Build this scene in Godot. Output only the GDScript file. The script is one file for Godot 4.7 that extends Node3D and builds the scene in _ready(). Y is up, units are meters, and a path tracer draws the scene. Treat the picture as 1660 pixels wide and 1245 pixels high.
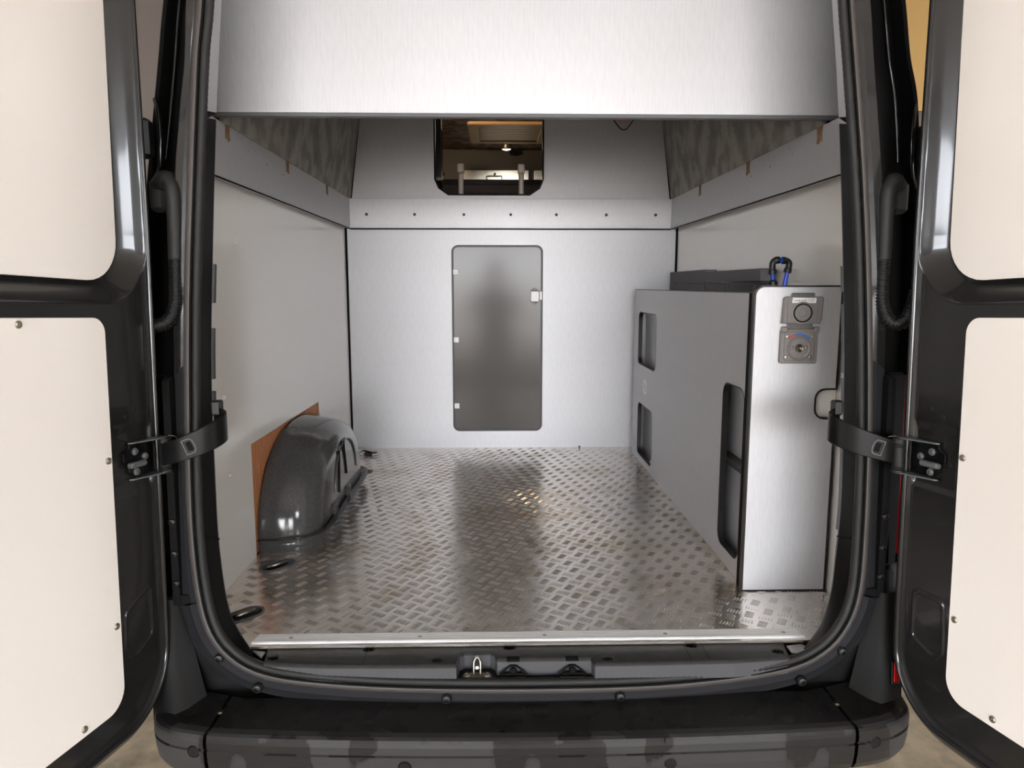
extends Node3D
# Rear of a panel van seen through its open doors. y is up, metres. The van axis runs along z, the cargo floor top is at F.
const F := 0.60
var M := {}
var taken := {}

func _ready() -> void:
	# ---------------------------------------------------------------- camera, sky, exposure
	var cam := Camera3D.new()
	cam.name = "camera"
	cam.fov = 56.85
	cam.near = 0.02
	cam.far = 300.0
	add_child(cam)
	var eye := Vector3(-0.079, F + 0.893, 1.68)
	var yaw := deg_to_rad(1.35)
	var pitch := deg_to_rad(7.9)
	cam.look_at_from_position(eye, eye + Vector3(sin(yaw) * cos(pitch), -sin(pitch), -cos(yaw) * cos(pitch)), Vector3.UP)
	cam.current = true
	var sky_mat := ProceduralSkyMaterial.new()
	sky_mat.sky_top_color = Color(0.86, 0.89, 0.94)
	sky_mat.sky_horizon_color = Color(0.96, 0.96, 0.965)
	sky_mat.ground_horizon_color = Color(0.55, 0.53, 0.50)
	sky_mat.ground_bottom_color = Color(0.40, 0.38, 0.36)
	sky_mat.sky_energy_multiplier = 1.0
	sky_mat.sun_angle_max = 0.0
	var sky := Sky.new()
	sky.sky_material = sky_mat
	var env := Environment.new()
	env.background_mode = Environment.BG_SKY
	env.sky = sky
	env.background_energy_multiplier = 3.0
	env.ambient_light_source = Environment.AMBIENT_SOURCE_SKY
	env.tonemap_mode = Environment.TONE_MAPPER_LINEAR
	env.tonemap_exposure = 9.6
	env.sdfgi_enabled = true
	env.ssao_enabled = true
	env.ssil_enabled = true
	var we := WorldEnvironment.new()
	we.name = "world_environment"
	we.environment = env
	add_child(we)
	materials()
	# ---------------------------------------------------------------- place round the van, then the van
	workshop()
	cargo_shell()
	cabin()
	body_and_frame()
	bumper()
	sill()
	rear_door(-1)
	rear_door(1)
	conduit(-1)
	conduit(1)
	check_strap(-1)
	check_strap(1)
	cabinet()
	shower_socket()
	foam_and_pipe()
	wheel_arch()
	floor_fittings()
	photographer()

# ==================================================================== materials
func noise_tex(seed_n: int, freq: float, cols: Array, size := 512, kind := FastNoiseLite.TYPE_SIMPLEX_SMOOTH, oct := 4, warp := 0.0) -> NoiseTexture2D:
	var n := FastNoiseLite.new()
	n.seed = seed_n
	n.noise_type = kind
	n.frequency = freq
	n.fractal_octaves = oct
	if warp > 0.0:
		n.domain_warp_enabled = true
		n.domain_warp_amplitude = warp
		n.domain_warp_frequency = freq
	var t := NoiseTexture2D.new()
	t.width = size
	t.height = size
	t.seamless = true
	t.noise = n
	var g := Gradient.new()
	var offs := PackedFloat32Array()
	var cc := PackedColorArray()
	for c in cols:
		offs.append(c[0])
		cc.append(c[1])
	g.offsets = offs
	g.colors = cc
	t.color_ramp = g
	return t

func grey(v: float) -> Color:
	return Color(v, v, v)

func mat(key: String, col: Color, rough: float, metal := 0.0, spec := 0.5) -> StandardMaterial3D:
	var m := StandardMaterial3D.new()
	m.resource_name = key
	m.albedo_color = col
	m.roughness = rough
	m.metallic = metal
	m.metallic_specular = spec
	m.cull_mode = BaseMaterial3D.CULL_DISABLED
	M[key] = m
	return m

func tri(m: StandardMaterial3D, s: Vector3) -> void:
	m.uv1_triplanar = true
	m.uv1_world_triplanar = true
	m.uv1_scale = s
	m.uv1_triplanar_sharpness = 8.0

func materials() -> void:
	var m: StandardMaterial3D
	var streak := noise_tex(3, 0.02, [[0.0, grey(0.96)], [0.5, grey(0.985)], [1.0, grey(1.0)]], 512)
	m = mat("laminate", Color(0.805, 0.805, 0.815), 0.50, 0.42)
	m.albedo_texture = streak
	tri(m, Vector3(12.0, 1.4, 12.0))
	m = mat("hatch_laminate", Color(0.33, 0.315, 0.30), 0.15, 0.0, 0.37)
	mat("gel_white", Color(0.95, 0.935, 0.915), 0.10)
	m = mat("cream", Color(0.955, 0.922, 0.885), 0.28)
	m = mat("felt", Color(0.70, 0.685, 0.66), 0.95, 0.0, 0.2)
	m.albedo_texture = noise_tex(7, 0.012, [[0.0, grey(0.74)], [0.42, grey(0.84)], [0.6, grey(0.94)], [1.0, grey(1.0)]], 512, FastNoiseLite.TYPE_SIMPLEX_SMOOTH, 5, 40.0)
	tri(m, Vector3(1.3, 1.0, 1.3))
	m = mat("tread", Color(0.95, 0.93, 0.905), 0.20, 0.92)
	m.albedo_texture = noise_tex(9, 0.006, [[0.0, Color(0.88, 0.85, 0.80)], [0.28, Color(0.95, 0.94, 0.92)], [0.42, grey(1.0)], [1.0, grey(1.0)]], 512, FastNoiseLite.TYPE_SIMPLEX_SMOOTH, 5)
	m.roughness = 1.0
	m.roughness_texture = noise_tex(10, 0.008, [[0.0, grey(0.19)], [0.5, grey(0.21)], [0.75, grey(0.24)], [1.0, grey(0.29)]], 512)
	tri(m, Vector3(1.0, 1.0, 1.0))
	m = mat("alu", Color(0.95, 0.955, 0.965), 0.45, 0.2)
	mat("steel", Color(0.62, 0.60, 0.57), 0.25, 1.0)
	mat("zinc", Color(0.70, 0.68, 0.62), 0.35, 1.0)
	m = mat("paint", Color(0.145, 0.143, 0.14), 0.24)
	m.clearcoat_enabled = true
	m.clearcoat = 0.6
	m.clearcoat_roughness = 0.07
	m.metallic = 0.2
	mat("black_gloss", Color(0.055, 0.055, 0.06), 0.16)
	mat("black_satin", Color(0.075, 0.075, 0.075), 0.42)
	mat("flange_black", Color(0.13, 0.13, 0.14), 0.7, 0.0, 0.3)
	mat("trim_black", Color(0.06, 0.06, 0.062), 0.36, 0.0, 0.35)
	mat("black_matt", Color(0.045, 0.045, 0.045), 0.75, 0.0, 0.3)
	mat("rubber", Color(0.10, 0.098, 0.095), 0.6)
	mat("rubber_lip", Color(0.30, 0.28, 0.27), 0.55)
	mat("trim_grey", Color(0.68, 0.685, 0.695), 0.45)
	mat("trim_mid", Color(0.36, 0.365, 0.37), 0.45)
	m = mat("sill_plastic", Color(0.165, 0.16, 0.155), 0.5)
	m.albedo_texture = noise_tex(12, 0.03, [[0.0, grey(0.75)], [0.6, grey(0.95)], [0.78, grey(1.0)], [0.86, Color(1.5, 1.4, 1.25)], [1.0, Color(1.6, 1.5, 1.3)]], 512, FastNoiseLite.TYPE_SIMPLEX_SMOOTH, 5)
	tri(m, Vector3(2.0, 2.0, 2.0))
	mat("sill_riser", Color(0.30, 0.30, 0.312), 0.45)
	m = mat("bumper", Color(0.19, 0.185, 0.184), 1.0)
	m.albedo_texture = noise_tex(14, 0.007, [[0.0, grey(0.78)], [0.46, grey(0.82)], [0.48, grey(1.0)], [1.0, grey(1.04)]], 512, FastNoiseLite.TYPE_SIMPLEX_SMOOTH, 3, 20.0)
	m.roughness_texture = noise_tex(14, 0.007, [[0.0, grey(0.22)], [0.44, grey(0.24)], [0.46, grey(0.55)], [1.0, grey(0.6)]], 512, FastNoiseLite.TYPE_SIMPLEX_SMOOTH, 3, 20.0)
	tri(m, Vector3(1.5, 0.7, 1.5))
	m = mat("bumper_top", Color(0.12, 0.115, 0.11), 1.0)
	m.albedo_texture = noise_tex(15, 0.08, [[0.0, grey(0.8)], [0.7, grey(0.9)], [0.80, grey(1.0)], [0.84, grey(2.2)], [1.0, grey(2.6)]], 512, FastNoiseLite.TYPE_SIMPLEX_SMOOTH, 5)
	m.roughness_texture = noise_tex(16, 0.01, [[0.0, grey(0.18)], [0.5, grey(0.3)], [1.0, grey(0.5)]], 512)
	tri(m, Vector3(1.5, 1.5, 1.5))
	mat("riser_plastic", Color(0.085, 0.083, 0.08), 0.62, 0.0, 0.35)
	m = mat("arch_plastic", Color(0.31, 0.31, 0.31), 0.12)
	m.albedo_texture = noise_tex(17, 0.05, [[0.0, grey(0.85)], [0.6, grey(0.95)], [0.85, grey(1.0)], [1.0, grey(1.25)]], 512)
	tri(m, Vector3(3.0, 3.0, 3.0))
	m = mat("plywood", Color(0.86, 0.58, 0.40), 0.6)
	m.albedo_texture = noise_tex(18, 0.02, [[0.0, Color(0.72, 0.66, 0.6)], [0.5, grey(0.95)], [1.0, Color(1.0, 1.0, 0.98)]], 512)
	tri(m, Vector3(9.0, 0.8, 9.0))
	m = mat("torn_wood", Color(0.70, 0.58, 0.44), 0.85)
	m.albedo_texture = noise_tex(19, 0.03, [[0.0, Color(0.5, 0.42, 0.36)], [1.0, grey(1.0)]], 256)
	tri(m, Vector3(30.0, 4.0, 30.0))
	m = mat("foam", Color(0.54, 0.54, 0.545), 0.95, 0.0, 0.2)
	m.albedo_texture = noise_tex(20, 0.15, [[0.0, grey(0.75)], [1.0, grey(1.0)]], 256)
	tri(m, Vector3(4.0, 4.0, 4.0))
	mat("socket_grey", Color(0.50, 0.48, 0.47), 0.45)
	mat("socket_dark", Color(0.36, 0.35, 0.345), 0.5)
	mat("label_white", Color(0.95, 0.95, 0.95), 0.5)
	mat("ink", Color(0.06, 0.06, 0.07), 0.6)
	mat("red_print", Color(0.70, 0.24, 0.24), 0.5)
	mat("blue_print", Color(0.16, 0.42, 0.78), 0.5)
	mat("blue_tube", Color(0.09, 0.27, 0.78), 0.3)
	mat("white_plastic", Color(0.93, 0.93, 0.92), 0.35)
	mat("red_plastic", Color(0.80, 0.30, 0.33), 0.4)
	mat("red_lens", Color(0.55, 0.03, 0.05), 0.12)
	m = mat("reflector", Color(0.95, 0.10, 0.09), 0.15)
	m.albedo_texture = noise_tex(21, 0.22, [[0.0, grey(0.6)], [0.5, grey(0.9)], [1.0, grey(1.15)]], 256, FastNoiseLite.TYPE_CELLULAR, 1)
	tri(m, Vector3(8.0, 8.0, 8.0))
	m = mat("concrete", Color(0.80, 0.73, 0.62), 0.75)
	m.albedo_texture = noise_tex(22, 0.01, [[0.0, grey(0.74)], [0.45, grey(0.92)], [0.7, grey(1.0)], [1.0, Color(1.06, 1.05, 1.03)]], 1024, FastNoiseLite.TYPE_SIMPLEX_SMOOTH, 6)
	tri(m, Vector3(0.7, 0.7, 0.7))
	m = mat("yard", Color(0.78, 0.72, 0.66), 0.6)
	mat("wall_taupe", Color(0.47, 0.44, 0.42), 0.8)
	mat("wall_board", Color(0.80, 0.66, 0.42), 0.8)
	mat("roof_grey", Color(0.70, 0.70, 0.695), 0.8)
	m = mat("cab_wood", Color(0.52, 0.41, 0.32), 0.55)
	m.albedo_texture = noise_tex(23, 0.012, [[0.0, grey(0.35)], [0.45, grey(0.6)], [0.52, grey(0.95)], [1.0, grey(1.0)]], 512, FastNoiseLite.TYPE_SIMPLEX_SMOOTH, 4, 60.0)
	tri(m, Vector3(1.4, 1.4, 1.4))
	mat("cab_dark", Color(0.21, 0.20, 0.195), 0.55)
	mat("cab_black", Color(0.05, 0.05, 0.05), 0.3)
	mat("hatch_beige", Color(0.74, 0.60, 0.43), 0.5)
	mat("post_grey", Color(0.80, 0.77, 0.74), 0.35, 0.2)
	m = mat("lamp_glow", Color(1, 1, 1), 0.4)
	m.emission_enabled = true
	m.emission = Color(1.0, 0.97, 0.90)
	m.emission_energy_multiplier = 0.6
	m = mat("warm_glow", Color(1, 0.9, 0.7), 0.4)
	m.emission_enabled = true
	m.emission = Color(1.0, 0.78, 0.50)
	m.emission_energy_multiplier = 0.4
	mat("jacket", Color(0.13, 0.13, 0.15), 0.85)
	mat("skin", Color(0.78, 0.58, 0.47), 0.55)
	mat("hair", Color(0.14, 0.10, 0.08), 0.7)

# ==================================================================== names, tags
func numbered(called: String) -> String:
	if not taken.has(called):
		taken[called] = 0
		return called
	taken[called] += 1
	return "%s_%03d" % [called, taken[called]]

func tag(o: Node3D, label: String, category: String, group := "", kind := "") -> Node3D:
	o.set_meta("label", label)
	o.set_meta("category", category)
	if group:
		o.set_meta("group", group)
	if kind:
		o.set_meta("kind", kind)
	return o

func thing(called: String, label: String, category: String, at := Vector3.ZERO, group := "", kind := "") -> Node3D:
	var o := Node3D.new()
	o.name = numbered(called)
	o.position = at
	add_child(o)
	tag(o, label, category, group, kind)
	return o

# geometry is given in world places; a part is moved back by its thing's place
func put(called: String, mesh: Mesh, m: String, parent: Node3D = null, at := Transform3D.IDENTITY) -> MeshInstance3D:
	var o := MeshInstance3D.new()
	o.mesh = mesh
	o.material_override = M[m]
	if parent == null:
		o.name = numbered(called)
		o.transform = at
		add_child(o)
	else:
		o.name = called
		var base := Vector3.ZERO
		var p: Node = parent
		while p != self:
			base += (p as Node3D).position
			p = p.get_parent()
		o.transform = at.translated(-base)
		parent.add_child(o, true)
	return o

func whole(called: String, mesh: Mesh, m: String, label: String, category: String, group := "", kind := "") -> MeshInstance3D:
	var o := put(called, mesh, m)
	tag(o, label, category, group, kind)
	return o

func at3(x: float, y: float, z: float) -> Transform3D:
	return Transform3D(Basis(), Vector3(x, y, z))

# ==================================================================== shapes
func new_st() -> SurfaceTool:
	var st := SurfaceTool.new()
	st.begin(Mesh.PRIMITIVE_TRIANGLES)
	return st

func done(st: SurfaceTool) -> ArrayMesh:
	st.generate_normals()
	st.index()
	return st.commit()

func quad(st: SurfaceTool, a: Vector3, b: Vector3, c: Vector3, d: Vector3) -> void:
	for v in [a, b, c, a, c, d]:
		st.add_vertex(v)

# rails: list of point lists of equal length. Strip k lies between rails k and k+1.
func loft(st: SurfaceTool, rails: Array, round_rails := false, smooth := true, close_path := false) -> void:
	var nr := rails.size()
	for k in (nr if round_rails else nr - 1):
		var r0: PackedVector3Array = rails[k]
		var r1: PackedVector3Array = rails[(k + 1) % nr]
		st.set_smooth_group(1 if smooth else k + 1)
		var n := r0.size()
		for i in (n if close_path else n - 1):
			var j := (i + 1) % n
			quad(st, r0[i], r0[j], r1[j], r1[i])

func cap(st: SurfaceTool, ring: PackedVector3Array) -> void:
	st.set_smooth_group(0xFFFFFFFF)
	var c := Vector3.ZERO
	for p in ring:
		c += p / ring.size()
	for i in ring.size():
		for v in [c, ring[i], ring[(i + 1) % ring.size()]]:
			st.add_vertex(v)

func lofted(rails: Array, round_rails := false, smooth := true, close_path := false) -> ArrayMesh:
	var st := new_st()
	loft(st, rails, round_rails, smooth, close_path)
	return done(st)

func v3(list: Array) -> PackedVector3Array:
	var out := PackedVector3Array()
	for p in list:
		out.append(Vector3(p[0], p[1], p[2]))
	return out

# n points evenly along a Catmull-Rom curve through pts
func spline(pts: PackedVector3Array, n: int) -> PackedVector3Array:
	var dense := PackedVector3Array()
	for i in pts.size() - 1:
		var p0 := pts[max(i - 1, 0)]
		var p3 := pts[min(i + 2, pts.size() - 1)]
		for k in 24:
			dense.append(pts[i].cubic_interpolate(pts[i + 1], p0, p3, k / 24.0))
	dense.append(pts[pts.size() - 1])
	return resample(dense, n)

func resample(dense: PackedVector3Array, n: int) -> PackedVector3Array:
	var run := PackedFloat32Array([0.0])
	for i in range(1, dense.size()):
		run.append(run[i - 1] + dense[i].distance_to(dense[i - 1]))
	var out := PackedVector3Array()
	var k := 0
	for i in n:
		var d := run[run.size() - 1] * i / (n - 1)
		while k < run.size() - 2 and run[k + 1] < d:
			k += 1
		var seg := run[k + 1] - run[k]
		out.append(dense[k].lerp(dense[k + 1], clampf((d - run[k]) / maxf(seg, 1e-9), 0, 1)))
	return out

func shifted(r: PackedVector3Array, by: Vector3) -> PackedVector3Array:
	var out := PackedVector3Array()
	for p in r:
		out.append(p + by)
	return out

func tube(st: SurfaceTool, path: PackedVector3Array, radii: Variant, sides := 10, closed := false) -> void:
	var n := path.size()
	var t0 := (path[1] - path[0]).normalized()
	var up := t0.cross(Vector3.UP if absf(t0.y) < 0.9 else Vector3.RIGHT).normalized()
	var rings := []
	for i in n:
		var t: Vector3
		if closed:
			t = (path[(i + 1) % n] - path[(i - 1 + n) % n]).normalized()
		else:
			t = (path[min(i + 1, n - 1)] - path[max(i - 1, 0)]).normalized()
		up = (up - t * up.dot(t)).normalized()
		var side := t.cross(up)
		var r: float = radii[i] if radii is PackedFloat32Array else radii
		var ring := PackedVector3Array()
		for k in sides:
			var a := TAU * k / sides
			ring.append(path[i] + (up * cos(a) + side * sin(a)) * r)
		rings.append(ring)
	st.set_smooth_group(1)
	for i in (n if closed else n - 1):
		var a: PackedVector3Array = rings[i]
		var b: PackedVector3Array = rings[(i + 1) % n]
		for k in sides:
			var l := (k + 1) % sides
			quad(st, a[k], a[l], b[l], b[k])
	if not closed:
		cap(st, rings[0])
		cap(st, rings[n - 1])

func tubed(path: PackedVector3Array, radii: Variant, sides := 10, closed := false) -> ArrayMesh:
	var st := new_st()
	tube(st, path, radii, sides, closed)
	return done(st)

# profile of (radius, height) turned about the y axis, then placed by xf
func lathe(profile: Array, seg := 16, xf := Transform3D.IDENTITY, smooth := false) -> ArrayMesh:
	var st := new_st()
	var rails := []
	for p in profile:
		var ring := PackedVector3Array()
		for k in seg:
			var a := TAU * k / seg
			ring.append(xf * Vector3(cos(a) * p[0], p[1], sin(a) * p[0]))
		rails.append(ring)
	loft(st, rails, false, smooth, true)
	return done(st)

func rrect(x0: float, y0: float, x1: float, y1: float, r: float, n := 5) -> PackedVector2Array:
	return rrect4(x0, y0, x1, y1, [r, r, r, r], n)

# radii: lower left, lower right, upper right, upper left
func rrect4(x0: float, y0: float, x1: float, y1: float, r: Array, n := 5) -> PackedVector2Array:
	var out := PackedVector2Array()
	var cs := [Vector2(x0 + r[0], y0 + r[0]), Vector2(x1 - r[1], y0 + r[1]), Vector2(x1 - r[2], y1 - r[2]), Vector2(x0 + r[3], y1 - r[3])]
	for k in 4:
		if r[k] <= 0.0:
			out.append(cs[k])
			continue
		for i in n + 1:
			var a := PI + k * PI / 2 + PI / 2 * i / n
			out.append(cs[k] + Vector2(cos(a), sin(a)) * r[k])
	return out

func ellipse(c: Vector2, rx: float, ry: float, n := 24, turn := 0.0) -> PackedVector2Array:
	var out := PackedVector2Array()
	for i in n:
		out.append(c + Vector2(cos(TAU * i / n) * rx, sin(TAU * i / n) * ry).rotated(turn))
	return out

func ccw(p: PackedVector2Array) -> PackedVector2Array:
	var q := p.duplicate()
	if Geometry2D.is_polygon_clockwise(q):
		q.reverse()
	return q

# each corner moved inward by b (outward when negative); p counter-clockwise
func inset(p: PackedVector2Array, b: float) -> PackedVector2Array:
	var out := PackedVector2Array()
	var n := p.size()
	for i in n:
		var e0 := (p[i] - p[(i - 1 + n) % n]).normalized()
		var e1 := (p[(i + 1) % n] - p[i]).normalized()
		var n0 := Vector2(-e0.y, e0.x)
		var n1 := Vector2(-e1.y, e1.x)
		var m := n0 + n1
		m = m / maxf(m.dot(n0), 0.4) if m.length() > 1e-6 else n0
		out.append(p[i] + m * b)
	return out

# a flat board: outline and holes in (a, b), front at 0, back at -depth. frame maps (a, b, c) to the world.
func plate(outline: PackedVector2Array, holes: Array, depth: float, bevel: float, frame := Transform3D.IDENTITY) -> ArrayMesh:
	var st := new_st()
	plate_to(st, outline, holes, depth, bevel, frame)
	return done(st)

func plate_to(st: SurfaceTool, outline: PackedVector2Array, holes: Array, depth: float, bevel: float, frame := Transform3D.IDENTITY) -> void:
	var o := ccw(outline)
	var face := inset(o, bevel)
	var hs := []
	var cuts := [-1e3, 1e3]
	for h in holes:
		var q := ccw(h)
		hs.append(q)
		var c := Vector2.ZERO
		for v in q:
			c += v / q.size()
		cuts.append(c.x)
	cuts.sort()
	st.set_smooth_group(0xFFFFFFFF)
	for k in cuts.size() - 1:
		var strip := PackedVector2Array([Vector2(cuts[k], -1e3), Vector2(cuts[k + 1], -1e3), Vector2(cuts[k + 1], 1e3), Vector2(cuts[k], 1e3)])
		var pieces: Array = [face] if hs.is_empty() else Geometry2D.intersect_polygons(face, strip)
		for q in hs:
			var grown := inset(q, -bevel)
			var left := []
			for p in pieces:
				for r in Geometry2D.clip_polygons(p, grown):
					left.append(r)
			pieces = left
		for p in pieces:
			var tris := Geometry2D.triangulate_polygon(p)
			for i in range(0, tris.size(), 3):
				for j in [0, 2, 1]:
					st.add_vertex(frame * Vector3(p[tris[i + j]].x, p[tris[i + j]].y, 0))
				for j in [0, 1, 2]:
					st.add_vertex(frame * Vector3(p[tris[i + j]].x, p[tris[i + j]].y, -depth))
	var loops := [[o, face]]
	for q in hs:
		loops.append([q, inset(q, -bevel)])
	for l in loops:
		var a := PackedVector3Array()
		var b := PackedVector3Array()
		var c := PackedVector3Array()
		for i in l[0].size():
			a.append(frame * Vector3(l[1][i].x, l[1][i].y, 0))
			b.append(frame * Vector3(l[0][i].x, l[0][i].y, -bevel))
			c.append(frame * Vector3(l[0][i].x, l[0][i].y, -depth))
			# the back face used the inset outline too; close it with a straight wall
		var rails := [a, b, c] if bevel > 0.0 else [a, c]
		for k in rails.size() - 1:
			st.set_smooth_group(0xFFFFFFFF)
			var n: int = rails[k].size()
			for i in n:
				var j := (i + 1) % n
				quad(st, rails[k][i], rails[k + 1][i], rails[k + 1][j], rails[k][j])

# frames for boards: (a, b) of the outline are (x, y), (z, y) or (x, z)
func fz(z: float) -> Transform3D:
	return Transform3D(Basis(), Vector3(0, 0, z))

func fx(x: float, facing: float) -> Transform3D:
	return Transform3D(Basis(Vector3(0, 0, 1), Vector3(0, 1, 0), Vector3(facing, 0, 0)), Vector3(x, 0, 0))

func fy(y: float) -> Transform3D:
	return Transform3D(Basis(Vector3(1, 0, 0), Vector3(0, 0, 1), Vector3(0, 1, 0)), Vector3(0, y, 0))

func box(x0: float, y0: float, z0: float, x1: float, y1: float, z1: float, b := 0.002) -> ArrayMesh:
	var st := new_st()
	box_to(st, Vector3(x0, y0, z0), Vector3(x1, y1, z1), b)
	return done(st)

func box_to(st: SurfaceTool, lo: Vector3, hi: Vector3, b := 0.002) -> void:
	st.set_smooth_group(0xFFFFFFFF)
	var c := (lo + hi) / 2
	var h := (hi - lo) / 2
	b = minf(b, minf(h.x, minf(h.y, h.z)) * 0.49)
	for ax in 3:
		for s in [-1.0, 1.0]:
			var u := (ax + 1) % 3
			var w := (ax + 2) % 3
			var f := []
			for q in [[-1, -1], [1, -1], [1, 1], [-1, 1]]:
				var v := Vector3.ZERO
				v[ax] = s * h[ax]
				v[u] = q[0] * (h[u] - b)
				v[w] = q[1] * (h[w] - b)
				f.append(c + v)
			if s > 0:
				quad(st, f[0], f[3], f[2], f[1])
			else:
				quad(st, f[0], f[1], f[2], f[3])
	for ax in 3:
		var u := (ax + 1) % 3
		var w := (ax + 2) % 3
		for su in [-1.0, 1.0]:
			for sw in [-1.0, 1.0]:
				var e := []
				for q in [[-1, 0], [1, 0], [1, 1], [-1, 1]]:
					var v := Vector3.ZERO
					v[ax] = q[0] * (h[ax] - b)
					v[u] = su * (h[u] - (b if q[1] else 0.0))
					v[w] = sw * (h[w] - (0.0 if q[1] else b))
					e.append(c + v)
				if su * sw < 0:
					quad(st, e[0], e[3], e[2], e[1])
				else:
					quad(st, e[0], e[1], e[2], e[3])
	for sx in [-1.0, 1.0]:
		for sy in [-1.0, 1.0]:
			for sz in [-1.0, 1.0]:
				var s := Vector3(sx, sy, sz)
				var t := []
				for ax in 3:
					var v := Vector3(s.x * (h.x - b), s.y * (h.y - b), s.z * (h.z - b))
					v[ax] = s[ax] * h[ax]
					t.append(c + v)
				if sx * sy * sz > 0:
					t.reverse()
				for v in t:
					st.add_vertex(v)

# ring-shaped band that follows a closed outline, w wide to each side
func band(outline: PackedVector2Array, inner: float, outer: float, depth: float, frame: Transform3D) -> ArrayMesh:
	var o := ccw(outline)
	var st := new_st()
	var a := inset(o, inner)
	var b := inset(o, -outer)
	var rails := []
	for q in [[a, -depth], [a, 0.0], [b, 0.0], [b, -depth]]:
		var r := PackedVector3Array()
		for p in q[0]:
			r.append(frame * Vector3(p.x, p.y, q[1]))
		rails.append(r)
	loft(st, rails, true, false, true)
	return done(st)

func screw(parent: Node3D, called: String, at: Vector3, dir: Vector3, r: float, m: String, h := 0.003) -> void:
	var b := Basis(Quaternion(Vector3.UP, dir.normalized()))
	var xf := Transform3D(b, at)
	put(called, lathe([[0.0, h * 0.45], [r * 0.35, h * 0.45], [r * 0.42, h], [r * 0.75, h * 0.9], [r, h * 0.35], [r, -0.001]], 14, xf), m, parent)

# ==================================================================== workshop round the van
func workshop() -> void:
	whole("ground", box(-12.4, -0.12, -6.2, 12.2, 0.0, 12.2, 0.0), "concrete", "beige stained concrete workshop ground under the van and its open doors", "ground", "", "structure")
	whole("yard", box(-60, -0.20, -40, 60, -0.12, 90, 0.0), "yard", "grey wet yard in front of the workshop opening", "ground", "", "structure")
	var side_bay := PackedVector2Array([Vector2(3.6, 0.2), Vector2(6.2, 0.2), Vector2(6.2, 4.6), Vector2(3.6, 4.6)])
	whole("wall_workshop_left", plate(rrect(-6.2, 0, 12.2, 5.6, 0), [side_bay], 0.2, 0.0, fx(-12.2, 1.0)), "wall_taupe", "taupe workshop wall far on the left of the van with a bay opening", "wall", "", "structure")
	whole("wall_workshop_right", plate(rrect(-6.2, 0, 12.2, 5.6, 0), [side_bay], 0.2, 0.0, fx(12.0, -1.0)), "wall_taupe", "taupe workshop wall far on the right of the van with a bay opening", "wall", "", "structure")
	whole("wall_workshop_far", box(-12.4, 0, -6.2, 12.2, 5.6, -6.0, 0.0), "wall_taupe", "taupe end wall glimpsed between the van body and its rear doors", "wall", "", "structure")
	whole("board_panel", box(4.10, 3.3, -5.99, 6.2, 5.1, -5.95, 0.004), "wall_board", "yellowish board panel glimpsed high above the right rear door", "panel")
	whole("ceiling_workshop", box(-12.4, 5.6, -6.2, 12.2, 5.8, 12.2, 0.0), "roof_grey", "grey workshop ceiling high above the van", "ceiling", "", "structure")
	var bay := PackedVector2Array([Vector2(-12.4, 0), Vector2(-5.2, 0), Vector2(-5.2, 2.75), Vector2(5.0, 2.75), Vector2(5.0, 0), Vector2(12.2, 0), Vector2(12.2, 5.6), Vector2(-12.4, 5.6)])
	var high := [PackedVector2Array([Vector2(-10.5, 3.2), Vector2(-7.5, 3.2), Vector2(-7.5, 5.0), Vector2(-10.5, 5.0)]), PackedVector2Array([Vector2(7.5, 3.2), Vector2(10.5, 3.2), Vector2(10.5, 5.0), Vector2(7.5, 5.0)])]
	whole("wall_workshop_front", plate(bay, high, 0.2, 0.0, fz(12.2)), "wall_taupe", "taupe workshop wall with the wide open bay door behind the photographer", "wall", "", "structure")

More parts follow.
